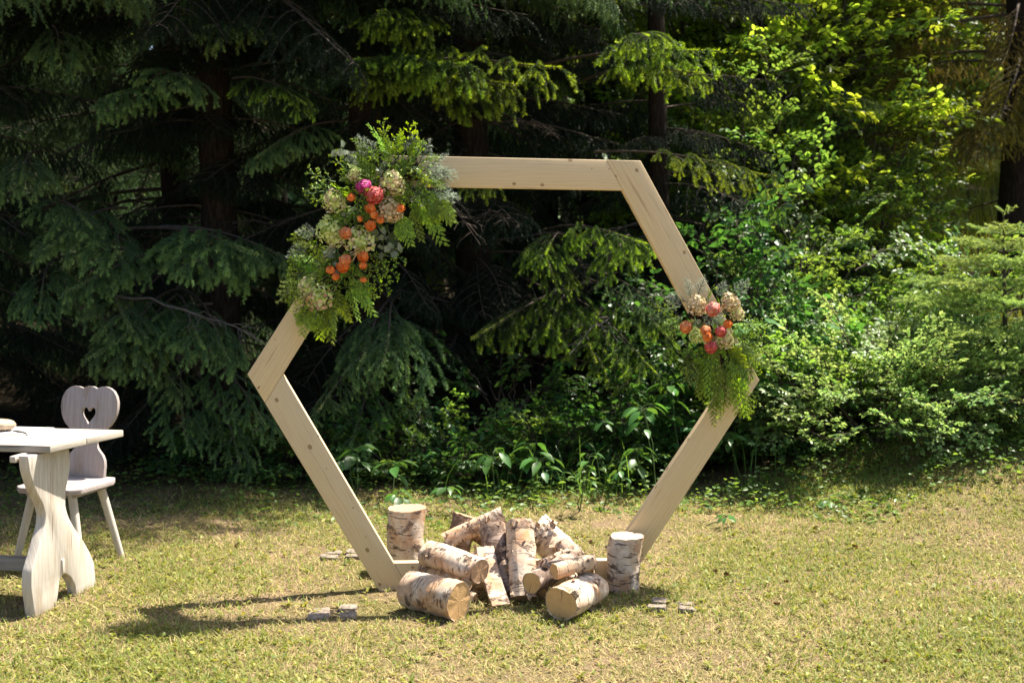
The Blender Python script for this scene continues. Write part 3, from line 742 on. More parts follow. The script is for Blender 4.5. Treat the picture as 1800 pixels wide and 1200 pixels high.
for i, (px, Y, h_, lb) in enumerate([(590, 8.9, .42, 'low leafy undergrowth in the shade by the lower left beam'), (680, 8.8, .38, 'low leafy undergrowth behind the left birch stump'), (760, 8.9, .45, 'low leafy undergrowth left of the arch centre'),
        (840, 8.7, .36, 'low leafy undergrowth at the arch centre'), (970, 8.8, .48, 'low leafy undergrowth right of the arch centre'), (1060, 8.9, .55, 'low leafy undergrowth above the thick leaning log'), (1210, 9.0, .5, 'low leafy undergrowth under the small flower spray'),
        (1350, 9.2, .45, 'low leafy undergrowth behind the bare soil patch'), (500, 9.1, .34, 'low leafy undergrowth left of the arch'), (400, 9.2, .3, 'low leafy undergrowth under the spruce right of the chair')]):
    shrub(shp(px, Y), Y, .48, .35, h_, 40, S_DARK if i % 2 else S_SHRUB, lb, name='undergrowth_plant', cat='plant', group='undergrowth at the wood edge', z0=.05, sc=(.45, .8), stems=4)
for px, Y, h_, rr, n_, lb in ((1390, 12.8, 5.2, 1.15, 230, 'tall bright leafy tree filling the gap right of the arch top'), (1455, 14.2, 5.6, 1.15, 220, 'tall yellow green leafy tree behind the shrubs'), (1270, 13.6, 5.4, 1.2, 200, 'leafy tree above the upper right beam')):
    shrub(shp(px, Y), Y, rr, rr * .9, h_, n_, S_CANOPY, lb, name='leafy_tree', cat='tree', z0=.9, sc=(1.2, 1.8), group='leafy trees beyond the spruces')
shrub(shp(1130, 9.1), 9.2, .45, .4, .8, 40, S_DARK, 'dark shrub by the lower right beam of the arch', name='shrub')

# ------------------------------------------------------------------ birches and poplars behind
def birch(x, y, h, r, n, label, lean=(0, 0), zc=2.2, cr=1.6, sc=(1, 1.5), tm='birch_far'):
    g = float(gz(x, y)); root = empty('birch_tree', (x, y, g), label=label, cat='tree', group='leafy trees beyond the spruces')
    me, P = trunk_mesh(h, r, M[tm], lean, 10); link('trunk', me, root)
    bb = Buf()
    for k in range(10):
        z = rng.uniform(zc * .8, h * .9); a = rng.uniform(0, 6.28); o = [np.interp(z, P[:, 2], P[:, 0]), np.interp(z, P[:, 2], P[:, 1]), z]
        tube(bb, curve(o, (math.cos(a), math.sin(a), .9), cr * .9, .1, 6), np.linspace(.02, .004, 6), 4, cap=False)
    link('limbs', bb.mesh('limbs', M['twig']), root)
    for i in range(n):
        z = rng.uniform(zc, h * 1.02); f = (z - zc) / (h - zc); rr = cr * math.sin(math.pi * min(1, .2 + .8 * f)) ** .6 * rng.uniform(.15, 1)
        a = rng.uniform(0, 6.28)
        p = (np.interp(z, P[:, 2], P[:, 0]) + rr * math.cos(a), np.interp(z, P[:, 2], P[:, 1]) + rr * math.sin(a), z)
        mt = Matrix.Translation(p) @ Matrix.Rotation(a + rng.uniform(-.8, .8), 4, 'Z') @ Matrix.Rotation(R(rng.uniform(-30, 40)), 4, 'Y') @ Matrix.Rotation(rng.uniform(-.8, .8), 4, 'X') @ Matrix.Scale(rng.uniform(*sc), 4)
        link('leaf_spray', S_BIRCH[rng.integers(4)], root, mat=mt)
    return root
birch(shp(1290, 14), 14.0, 9, .10, 46, 'leaning birch with pale trunk above the right corner of the arch', (.3, 0), 3.4)
birch(shp(1345, 15), 15.2, 9.5, .11, 80, 'birch with pale trunk right of the leaning one', (.2, 0), 2.6)
birch(shp(1440, 16), 16.2, 8.5, .09, 190, 'bright sunlit leafy tree above the tall shrubs', (.1, 0), 1.6, 2.0)
birch(shp(1530, 18.5), 18.6, 8.5, .09, 150, 'sunlit leafy tree left of the gap in the trees', (0, 0), 1.4, 2.0)
birch(shp(942, 16), 16.0, 9, .08, 40, 'slim birch glimpsed through the spruce above the top beam', (-.1, 0), 3.6, 1.5)
birch(shp(990, 18), 18.5, 9, .08, 45, 'slim birch right of the one above the top beam', (.1, 0), 2.4, 1.7)
birch(shp(1110, 17), 17.0, 8.5, .08, 60, 'leafy tree behind the upper right beam of the arch', (.1, 0), 1.2, 1.9)
birch(shp(1640, 27), 27, 9, .11, 80, 'distant leafy tree in the gap on the slope', (0, 0), 1.6, 2.3)
birch(shp(820, 20), 20.0, 8, .09, 60, 'distant leafy tree low behind the arch opening', (0, 0), .8, 2.0)
birch(shp(1200, 24), 24.0, 9, .10, 70, 'distant leafy tree right of the arch', (0, 0), 1.0, 2.3)
birch(shp(60, 22), 22.0, 10, .10, 50, 'leafy tree far behind the left spruces', (0, 0), 1.5, 2.2)

# ------------------------------------------------------------------ distant wood that reads as one mass
def distant_wood():
    root = Buf(); 
    O, X, Nn, S = [], [], [], []
    for k in range(90):
        a = R(rng.uniform(-38, 38)); d = rng.uniform(32, 60); x, y = d * math.sin(a), d * math.cos(a); g = float(gz(x, y)); h = rng.uniform(10, 17)
        m = 420; z = rng.uniform(.3, h, m); rr = (1 - z / h) ** .8 * 3.0 * rng.uniform(.3, 1, m) ** .5; b = rng.uniform(0, 6.28, m)
        O.append(np.stack([x + rr * np.cos(b), y + rr * np.sin(b), g + z], -1)); X.append(np.stack([np.cos(b), np.sin(b), np.full(m, -.35)], -1))
        Nn.append(np.tile([0, 0, 1.0], (m, 1)) + rng.normal(0, .3, (m, 3))); S.append(rng.uniform(.6, 1.2, m))
    S = np.concatenate(S)
    place(root, LEAF2[0], LEAF2[1], np.concatenate(O), np.concatenate(X), np.concatenate(Nn), S, tint=rng.uniform(0, .5, len(S)))
    link('distant_wood', root.mesh('distant_wood', M['needle']), kind='stuff', label='far conifer wood closing the view behind the trees', cat='wood')
distant_wood()

# ------------------------------------------------------------------ spruce sapling at the right edge
def sapling(px, py_top, Y, h, label):
    tipw = at(px, py_top, Y); x, y = tipw[0], Y; g = float(gz(x, y)); h = tipw[2] - g
    root = empty('spruce_sapling', (x, y, g), label=label, cat='young tree')
    b = Buf(); P = np.stack([.02 * np.sin(np.linspace(0, 5, 14)), .02 * np.cos(np.linspace(0, 4, 14)), np.linspace(-.05, h, 14)], -1)
    tube(b, P, np.linspace(.03, .004, 14), 7); link('trunk', b.mesh('sapling_stem', M['twig'], True), root)
    def whorl(z, n, L, el, nm):
        for k in range(n):
            a = 2 * math.pi * (k + rng.uniform(-.2, .2)) / n + z * 3
            bb = Buf(); Q = curve((0, 0, z), (math.cos(a), math.sin(a), math.tan(R(el))), L, .12, 8, wig=.03)
            tube(bb, Q, np.linspace(.005, .0015, 8), 4, mi=1, cap=False)
            needles(bb, Q[1:] if L > .3 else Q, 760, .022, .0045, tint=np.linspace(.3, 1, 6))
            u = .18
            sd = 1
            while u < .93 and L > .15:
                o = np.array([np.interp(u, np.linspace(0, 1, 8), Q[:, j]) for j in range(3)]); d = norm(Q[-1] - Q[0]); lat = norm(np.cross(d, [0, 0, 1])) * sd
                l = L * .42 * (1 - u) + .05
                W = curve(o, d * .75 + lat * .7 + [0, 0, rng.uniform(-.15, .45)], l, .15, 6)
                needles(bb, W, 760, .021, .0045, tint=np.linspace(.3, 1, 6))
                if l > .14:
                    for e in (-1, 1):
                        for g_ in (2, 4):
                            d2 = norm(W[-1] - W[0]); W2 = curve(W[g_], d2 * .75 + norm(np.cross(d2, [0, 0, 1])) * e * .7 + [0, 0, rng.uniform(-.2, .4)], l * .42, .1, 4)
                            needles(bb, W2, 700, .020, .0045, tint=np.linspace(.4, 1, 4))
                u += .043 / max(L, .3) * .9; sd = -sd
            link(nm, bb.mesh('sapling_branch', [M['needle_sapling'], M['twig']]), root)
    bb = Buf(); needles(bb, P[-3:], 500, .018, .0036, tint=1.0); link('leader', bb.mesh('leader', M['needle_sapling']), root)
    whorl(h - .02, 5, .10, 42, 'shoot')
    z = h - .17; i = 0
    while z > .25:
        i += 1
        whorl(z, 6 if i > 1 else 5, min(.13 + .145 * i, .85), 30 - 3.5 * i + rng.uniform(-5, 5), 'branch'); z -= .115 + .008 * i
    return root
sapling(1768, 372, 8.9, 2, 'pale green spruce sapling with upright leader at the right edge')

# ================================================================== UNDERSTORY
def big_leaf_mesh(w, seed, lobes=False):
    if not lobes: v, t = leaf_t(w, .14, .28, 5); 
    else:
        # palmate leaf: five pointed lobes, raised veins
        pts = []; n = 45
        for i in range(n + 1):
            a = R(-150) + R(300) * i / n
            lob = max(0, math.cos(2.5 * a)) ** 1.5 if abs(a) < R(150) else 0
            r = .40 + .22 * abs(math.cos(2.4 * a)) ** 1.6 * (1 - .15 * abs(a)) + .02 * math.sin(i * 2.6)
            pts.append((.35 + r * math.cos(a), r * math.sin(a) * 1.05, -.12 * r * r + .05 * math.cos(5 * a)))
        v = np.array([(0.12, 0, 0), (.35, 0, .03)] + pts); t = [(1, i, i + 1) for i in range(2, n + 2)] + [(1, 0, 2), (1, n + 2, 0)]
        t = np.array(t)
    b = Buf(); b.add(v, T=t, tint=np.clip(rng.normal(.5, .2), 0, 1)); return b.mesh('leaf', M['leaf_big'])
LM = [big_leaf_mesh(.50, 1), big_leaf_mesh(.58, 2), big_leaf_mesh(.44, 3)]
PALM = [big_leaf_mesh(1, 4, True), big_leaf_mesh(1, 5, True)]
def leaf_plant(px, py, Y, size, n, label, palm=False, h=.3, spread=.25, facing=-1.2):
    base = at(px, py, Y); x = base[0]; g = float(gz(x, Y)); hh = max(.06, base[2] - g)
    root = empty('leafy_plant', (x, Y, g), label=label, cat='plant', group='broad leaved plants of the forest floor')
    b = Buf(); spots = []
    ns = max(1, n // 6)
    for s_ in range(ns):
        a = rng.uniform(0, 6.28); top = np.array([spread * .5 * math.cos(a), spread * .5 * math.sin(a), hh * rng.uniform(.75, 1.1)])
        P = np.stack([np.linspace(0, top[k], 6) for k in range(3)], -1); P[1:-1] += rng.normal(0, .008, (4, 3))
        tube(b, P, np.linspace(.004, .002, 6), 4, cap=False)
        m = n // ns
        for k in range(m):
            a2 = 2 * math.pi * k / m + rng.uniform(-.3, .3); o = P[-1] * 1.0; o[2] -= rng.uniform(0, .35) * hh * (k / m)
            pet = np.array([math.cos(a2), math.sin(a2), rng.uniform(.0, .4)]) * size * rng.uniform(.25, .6)
            tube(b, np.stack([o, o + pet * .5 + [0, 0, .004], o + pet]), [.002, .0015, .001], 3, cap=False); spots.append((o + pet, a2))
    link('stem', b.mesh('plant_stem', M['stem']), root)
    for o, a2 in spots:
        k = size * rng.uniform(.75, 1.15)
        mt = Matrix.Translation(Vector(o)) @ Matrix.Rotation(a2 + rng.uniform(-.3, .3), 4, 'Z') @ Matrix.Rotation(R(rng.uniform(0, 38)), 4, 'Y') @ Matrix.Rotation(rng.uniform(-.4, .4), 4, 'X') @ Matrix.Scale(k, 4)
        link('leaf', (PALM if palm else LM)[rng.integers(2 if palm else 3)], root, mat=mt)
pl = [(625, 770, 8.1, .125, 14, 'clump of broad oval leaves in the shade beside the lower left beam'),
      (690, 800, 8.0, .12, 8, 'broad oval leaves right of the clump beside the lower left beam'),
      (865, 800, 7.9, .125, 8, 'bright broad leaved plant seen in the middle of the arch, low down'),
      (925, 790, 8.0, .115, 9, 'broad leaved plant just right of the bright middle one'),
      (905, 760, 8.3, .12, 9, 'broad leaved plant behind the bright middle one'),
      (1020, 800, 7.8, .08, 12, 'pale small leaved plant above the leaning right log'),
      (1060, 815, 7.8, .07, 9, 'pale plant just right of the one above the leaning log'),
      (1160, 720, 8.3, .12, 12, 'large oval leaves behind the lower right beam'),
      (1140, 770, 8.2, .11, 9, 'oval leaves low behind the lower right beam'),
      (1200, 690, 8.5, .12, 10, 'oval leaves under the small flower arrangement'),
      (1310, 740, 8.4, .11, 9, 'oval leaves just right of the hanging cedar sprays'),
      (735, 850, 7.7, .085, 9, 'low leafy plant behind the left upright stump'),
      (820, 840, 7.7, .08, 9, 'low leafy plant behind the topmost log'),
      (1240, 900, 7.3, .06, 9, 'low weed at the lawn edge right of the arch'),
      (1420, 880, 7.6, .07, 9, 'low weed in front of the wide bush')]
for p in pl: leaf_plant(*p)
pb = [(1345, 545, 8.9, .17, 8, 'large lobed leaves right of the small flower arrangement'),
      (1405, 600, 8.7, .18, 8, 'large lobed leaves low between arch and wide bush'),
      (1375, 650, 8.6, .17, 7, 'large lobed leaves under the others beside the arch corner'),
      (1450, 540, 9.1, .16, 7, 'large lobed leaves above the wide bush'),
      (1630, 605, 8.5, .17, 3, 'pale lobed leaf lying on top of the wide bush'),
      (1290, 620, 9.0, .16, 7, 'large lobed leaves behind the cedar sprays')]
for p in pb: leaf_plant(*p, palm=True)

# tall wild grass tufts
def wild_grass(name, spots, label, hmin=.25, hmax=.7, n=60, w=.006, mkey='weed'):
    b = Buf()
    for (x, y, r, m) in spots:
        for i in range(m):
            a = rng.uniform(0, 6.28); q = rng.uniform(0, 1) ** .5 * r; ox, oy = x + q * math.cos(a), y + q * math.sin(a); g = float(gz(ox, oy))
            h = rng.uniform(hmin, hmax); d = rng.uniform(0, 6.28); lean = rng.uniform(.1, .7)
            t = np.linspace(0, 1, 6)[:, None]
            P = np.array([ox, oy, g]) + np.array([math.cos(d), math.sin(d), 0]) * lean * h * t ** 2.2 + np.array([0, 0, 1]) * h * (t - .38 * lean * t ** 3)
            sd = np.array([-math.sin(d), math.cos(d), 0]) * w / 2 * (1 - t ** 1.5 * .9)
            V = np.stack([P - sd, P + sd], 1).reshape(-1, 3); Q = [(2 * k, 2 * k + 1, 2 * k + 3, 2 * k + 2) for k in range(5)]
            b.add(V, Q=Q, tint=rng.uniform(0, .8))
    link(name, b.mesh(name, M[mkey]), kind='stuff', label=label, cat='grass')
wild_grass('wild_grass', [(shp(p, Y), Y, r, m) for p, Y, r, m in ((1060, 8.3, .25, 20), (1100, 8.5, .25, 14), (780, 8.5, .5, 18), (990, 8.5, .3, 20), (1290, 8.6, .3, 14), (890, 8.3, .3, 12), (700, 8.7, .4, 14))],
           'tall thin forest grass growing behind the arch', .2, .52, mkey='leaf')
wild_grass('slope_grass', [(shp(rng.uniform(1440, 1800), Y), Y, .55, 150) for Y in np.linspace(11.5, 20, 46)], 'rank grass on the slope at the right', .2, .55, w=.012)

# ground cover at the wood's edge (leafy weeds), nobody could count it
def ground_cover():
    b = Buf(); m = 26000
    x = rng.uniform(-5.2, 5.2, m); y = rng.uniform(7.0, 10.2, m)
    ed = 7.5 + .25 * np.sin(x * 2.1) + .15 * np.sin(x * 5.3) - .35 * sstep((x + .5) / -3.5) + .2 * sstep((x - 1.5) / 1.5)
    k = (y > ed) & (((x - 1.62) * 1.9) ** 2 + ((y - 8.75) * 2.6) ** 2 > rng.uniform(.5, 1.2, m)) & (rng.random(m) < .35 + .65 * sstep((x + 1.2) / 1.5)); x, y = x[k], y[k]; m = len(x)
    z = gz(x, y) + rng.uniform(.01, .24, m) * sstep((y - 7.1) / 1.4) * (.5 + .5 * np.sin(x * 4.1 + 2 * np.sin(y * 5)))
    a = rng.uniform(0, 6.28, m); O = np.stack([x, y, z], -1); X = np.stack([np.cos(a), np.sin(a), rng.uniform(-.1, .7, m)], -1)
    place(b, LEAF2[0], LEAF2[1], O, X, rng.normal(0, .35, (m, 3)) + [0, 0, 1], rng.uniform(.02, .062, m), tint=rng.uniform(0, 1, m))
    link('ground_cover', b.mesh('ground_cover', M['leaf']), kind='stuff', label='low leafy weeds and wild strawberry at the wood edge', cat='ground cover')
ground_cover()

# ================================================================== LAWN
def lawn():
    # short curved blades: 3 vertices wide base, mid, tip
    bt = np.array([(0, -.5, 0), (0, .5, 0), (.5, .42, .12), (.5, -.42, .12), (1, 0, .10)]); tt = np.array([(0, 1, 2), (0, 2, 3), (3, 2, 4)])
    def density(x, y): return .5 + .5 * np.sin(x * 1.9 + 1.3 * np.sin(y * 1.7)) * np.sin(y * 2.3 + 1.1 * np.sin(x * 1.3 + 2))
    def scatter(m, y0=4.2, y1=9.8):
        # more blades per area close to the camera
        y = y0 + (y1 - y0) * rng.random(m) ** 1.25; x = rng.uniform(-.47, .47, m) * (y + .6); return x, y
    b = Buf(); m = 300000
    x, y = scatter(m); dn = density(x, y) + .25 * sstep((x - .5) / 2) 
    cl = .5 + .5 * np.sin(x * 13 + 3 * np.sin(y * 7)) * np.sin(y * 15 + 2 * np.sin(x * 9))
    k = (rng.random(m) < .14 + .85 * dn * cl + .35 * dn) & (y < 8.2 + .9 * sstep((x - 1.5) / 1.5) + rng.uniform(-.5, .5, m)); x, y, dn = x[k], y[k], dn[k]; m = len(x)
    green = rng.random(m) < .12 + .72 * dn
    a = rng.uniform(0, 6.28, m); el = np.where(green, rng.uniform(.15, 1.5, m), rng.uniform(-.02, .55, m))
    X = np.stack([np.cos(a), np.sin(a), el], -1)
    L = np.where(green, rng.uniform(.014, .044, m), rng.uniform(.018, .055, m)) * (1 + .5 * sstep((y - 6.8) / 1.5))
    W = np.where(green, rng.uniform(.0026, .0062, m), rng.uniform(.0014, .0034, m)) / L
    tint = np.where(green, rng.uniform(0, .42, m), rng.uniform(.6, 1, m))
    O = np.stack([x, y, gz(x, y) + .001], -1)
    place(b, bt, tt, O, X, np.tile([0, 0, 1.0], (m, 1)) + rng.normal(0, .2, (m, 3)), L, tint=tint, W=W)
    link('lawn_grass', b.mesh('lawn_grass', M['grass']), kind='stuff', label='short patchy half dry lawn grass', cat='grass')
    # small broad weeds, rosettes and clover
    b = Buf(); m = 11500
    x, y = scatter(m); k = rng.random(m) < .10 + .95 * density(x, y) ** 1.5; x, y = x[k], y[k]; m = len(x)
    for r in range(4):
        a = rng.uniform(0, 6.28, m); O = np.stack([x, y, gz(x, y) + rng.uniform(.002, .02, m)], -1)
        X = np.stack([np.cos(a), np.sin(a), rng.uniform(.1, 1.0, m)], -1)
        place(b, LEAF2[0], LEAF2[1], O, X, rng.normal(0, .3, (m, 3)) + [0, 0, 1], rng.uniform(.010, .030, m), tint=np.clip(rng.normal(.5, .32, m), 0, 1), W=rng.uniform(.6, 1.3, m))
    link('lawn_weeds', b.mesh('lawn_weeds', M['weed']), kind='stuff', label='small clover and dandelion leaves dotted through the lawn', cat='weeds')
    # straw and dry leaf litter
    b = Buf(); m = 5200; x, y = scatter(m, 4.2, 9.0); a = rng.uniform(0, 6.28, m)
    place(b, LEAF1[0], LEAF1[1], np.stack([x, y, gz(x, y) + rng.uniform(.004, .016, m)], -1), np.stack([np.cos(a), np.sin(a), rng.uniform(-.1, .3, m)], -1), rng.normal(0, .5, (m, 3)) + [0, 0, 1], rng.uniform(.008, .028, m), W=rng.uniform(.3, .9, m))
    link('leaf_litter', b.mesh('leaf_litter', M['dry']), kind='stuff', label='dry leaf scraps and straw lying on the lawn', cat='leaf litter')
# upright dandelion and plantain clumps, a tussock in the corner
def tufts():
    b = Buf()
    for i in range(120):
        y = 4.3 + 4.2 * rng.random() ** 1.1; x = rng.uniform(-.46, .46) * (y + .6); n = rng.integers(5, 10); g = float(gz(x, y)); s = rng.uniform(.025, .055)
        a = rng.uniform(0, 6.28, n); place(b, LEAF3[0], LEAF3[1], np.tile([x, y, g], (n, 1)) + rng.normal(0, .006, (n, 3)) * [1, 1, 0], np.stack([np.cos(a), np.sin(a), rng.uniform(.5, 2.2, n)], -1), np.tile([0, 0, 1.], (n, 1)), s * rng.uniform(.6, 1.2, n), tint=rng.uniform(0, .9, n), W=rng.uniform(.35, .7, n))
    link('lawn_tufts', b.mesh('lawn_tufts', M['weed']), kind='stuff', label='leafy dandelion and plantain tufts dotted over the lawn', cat='weeds')
lawn()
tufts()

# ================================================================== ARCH
YAW = R(6); PX = np.array([math.cos(YAW), math.sin(YAW), 0]); PN = np.array([math.sin(YAW), -math.cos(YAW), 0]); PZ = np.array([0, 0, 1.0])
A0 = atz(667, 1038, 0.0); A0[2] = 0
def arch_pt(px, py): p = on_plane(px, py, A0, PN) - A0; return np.array([p @ PX, p[2]])
out_px = {1: (1126, 282.5), 0: (1335, 668.5), 3: (435, 657.5), 4: (667, 1036)}
o1, o0, o3, o4 = (arch_pt(*out_px[k]) for k in (1, 0, 3, 4))
i1, i3, i4 = arch_pt(1095, 334.5), arch_pt(497, 657.5), arch_pt(692, 989)
# top-left corner: where the top edge meets the upper-left edge (hidden by the flowers)
def isect(a, da, b, db):
    m = np.array([da, -db]).T; t = np.linalg.solve(m, np.array(b) - np.array(a)); return np.array(a) + t[0] * np.array(da)
top_a = arch_pt(770, 275); tb = arch_pt(815, 329.5)
ul_a = arch_pt(508, 543); uli = arch_pt(545, 580)
o2 = isect(o1, top_a - o1, o3, ul_a - o3); i2 = isect(i1, tb - i1, i3, uli - i3)
lr_o = arch_pt(1170, 922.7); lr_i = arch_pt(1105, 931); lr_i2 = arch_pt(1240, 728)
bi = arch_pt(1056, 984.5)
o4[1] = -.005
o5 = isect(o0, lr_o - o0, o4, np.array([1.0, 0])); i5 = isect(lr_i, lr_i2 - lr_i, i4, bi - i4)
tr_i = arch_pt(1102 + 60, 350 + 119)
i0 = isect(lr_i, lr_i2 - lr_i, i1, np.array(o0) - np.array(o1))
OUT = [o0, o1, o2, o3, o4, o5]; INN = [i0, i1, i2, i3, i4, i5]
arch = empty('hexagon_arch', A0, (0, 0, YAW), label='large hexagonal wedding arch of pale pine boards standing on the lawn', cat='wedding arch')
def lerp(a, b, t): return np.array(a) * (1 - t) + np.array(b) * t
for k in range(6):
    a, b_ = k, (k + 1) % 6
    # the beam keeps the full corner at its far end; at its near end it butts against the neighbour's inner line
    d_in = INN[b_] - INN[a]
    start_out = isect(INN[a], INN[a] - INN[(a - 1) % 6], OUT[a], OUT[b_] - OUT[a])      # prolonged inner line of the previous beam
    endp = isect(INN[b_], d_in, OUT[b_], OUT[(b_ + 1) % 6] - OUT[b_])                     # own inner line prolonged
    u = norm(d_in); g = .0012
    poly = [INN[a] + u * g, INN[b_], endp, OUT[b_], start_out + u * g]
    pp = np.array(poly)
    cen = pp.mean(0)
    bf = Buf(); prism(bf, pp, (0, 0, 0), (1, 0, 0), (0, 0, 1), (0, 1, 0), .052, uvd=u, uvo=(k * 1.37, k * .731))
    me = weld(bf.mesh('beam', M['pine'])); ob = link('beam', me, arch); bevel(ob, .0022, 2)
print('arch outline', [np.round(p, 3).tolist() for p in OUT])

# ================================================================== BIRCH LOGS
def log_mesh(L, r, seed, r2=None, half=False, n=32, m=18, rough=.06, mk='birch', ek='endwood', tiltA=0, tiltB=0):
    global rng
    keep = rng; rng = np.random.default_rng(seed); r2 = r2 or r
    a = np.arange(n) / n * 2 * math.pi; t = np.linspace(0, 1, m)
    ph = rng.uniform(0, 6.28, 6)
    rad = (r * (1 - t) + r2 * t)[:, None] * (1 + rough * (np.sin(2 * a + ph[0])[None] + .6 * np.sin(3 * a + ph[1])[None] + .5 * np.sin(t * 7 + ph[2])[:, None] * np.cos(a + ph[3])[None]) + rng.normal(0, .016, (m, n)))
    tiltA = tiltA or rng.uniform(-.14, .14); tiltB = tiltB or rng.uniform(-.14, .14)
    x = np.broadcast_to(np.cos(a), (m, n)) * rad; y = np.broadcast_to(np.sin(a), (m, n)) * rad
    if half: x = np.minimum(x, r * .18 + .004 * np.sin(t * 20)[:, None])
    bend = r * rng.uniform(.05, .16); bph = rng.uniform(0, 6.28); lump = np.zeros((m, n))
    for _ in range(5):
        ca_, cz_ = rng.uniform(0, 6.28), rng.uniform(0, 1); lump += rng.uniform(.02, .075) * np.exp(-((np.cos(a - ca_)[None] - 1) ** 2) / .02 - ((t - cz_)[:, None] ** 2) / .006)
    x = x * (1 + lump) + bend * np.sin(np.pi * t)[:, None] * math.cos(bph); y = y * (1 + lump) + bend * np.sin(np.pi * t)[:, None] * math.sin(bph)
    z = np.broadcast_to((t * L)[:, None], (m, n)) + (1 - t)[:, None] * math.tan(tiltA) * x + t[:, None] * math.tan(tiltB) * y + (np.isin(np.arange(m), (0, m - 1)))[:, None] * rng.normal(0, .0015, (m, n))
    V = np.stack([x, y, z], -1)
    uv = np.stack([np.broadcast_to(a * r, (m, n)), np.broadcast_to((t * L)[:, None], (m, n))], -1)
    # duplicate seam column for clean uv
    V2 = np.concatenate([V, V[:, :1]], 1); uv2 = np.concatenate([uv, uv[:, :1] + [2 * math.pi * r, 0]], 1)
    i = np.arange(m - 1)[:, None] * (n + 1); j = np.arange(n)[None]
    Q = np.stack([i + j, i + j + 1, i + n + 1 + j + 1, i + n + 1 + j], -1).reshape(-1, 4)
    bark = Buf(); bark.add(V2.reshape(-1, 3), Q=Q, uv=uv2.reshape(-1, 2))
    # thin bark rim folding over the ends
    ends = []
    for e, s_ in ((0, 1), (m - 1, -1)):
        ring = V[e]; inn = ring * [.955, .955, 1] + [0, 0, s_ * .0025]
        c = inn.mean(0)
        rimV = np.vstack([ring, inn]); T = []
        for q in range(n):
            w = (q + 1) % n
            T += [(q, n + q, w), (w, n + q, n + w)] if e else [(q, w, n + q), (w, n + w, n + q)]
        bark.add(rimV, T=T, uv=np.vstack([uv[e], uv[e]]))
        eb = Buf(); rr = [1, .66, .33]; vv = [c + (inn - c) * f for f in rr] + [c[None]]
        vv[1][:, 2] += rng.normal(0, .0008, n)
        VV = np.vstack(vv); T = []
        for lv in range(2):
            for q in range(n):
                w = (q + 1) % n; A_, B_ = lv * n, (lv + 1) * n
                T += [(A_ + q, A_ + w, B_ + q), (A_ + w, B_ + w, B_ + q)]
        T += [(2 * n + q, 2 * n + (q + 1) % n, 3 * n) for q in range(n)]
        T = np.array(T); T = T if e else T[:, ::-1]
        eb.add(VV, T=T, uv=VV[:, :2]); ends.append(eb.mesh('cut_end', M[ek]))
    me = bark.mesh('bark', M[mk], True)
    rng = keep; return me, ends
def curl(seed, size):
    """a scrap of bark curling off"""
    g = np.random.default_rng(seed); b = Buf(); n, m = 7, 4
    t = np.linspace(0, 1, n); w = np.linspace(-.5, .5, m); wd = g.uniform(.4, .9) * size
    ang = t * g.uniform(1.2, 3.4); rr = size * .38
    X = np.stack([rr * np.sin(ang), np.zeros(n), rr * (1 - np.cos(ang)) + .001], -1)
    V = X[:, None] + np.stack([np.zeros((n, m)), w[None] * wd * (1 - .5 * t[:, None]) + g.normal(0, .04, (n, m)) * size, g.normal(0, .02, (n, m)) * size], -1)
    i = np.arange(n - 1)[:, None] * m; j = np.arange(m - 1)[None]
    b.add(V.reshape(-1, 3), Q=np.stack([i + j, i + j + 1, i + m + j + 1, i + m + j], -1).reshape(-1, 4), uv=V.reshape(-1, 3)[:, :2] * 1.0)
    return b
CURL = [curl(i, 1.0).mesh('bark_curl', M['birch'] if i % 3 else M['birch_warm'], True) for i in range(6)]
def flake(seed):
    g = np.random.default_rng(seed); b = Buf(); a = np.arange(9) / 9 * 6.283; r = .5 * g.uniform(.55, 1.1, 9)
    V = np.vstack([[0, 0, .16], np.stack([r * np.cos(a), r * np.sin(a), g.uniform(-.02, .12, 9)], -1)])
    b.add(V, T=[(0, 1 + i, 1 + (i + 1) % 9) for i in range(9)], uv=V[:, :2]); return b.mesh('bark_scab', M['birch_dark'])
SCAB = [flake(i) for i in range(5)]
logs_out = {}
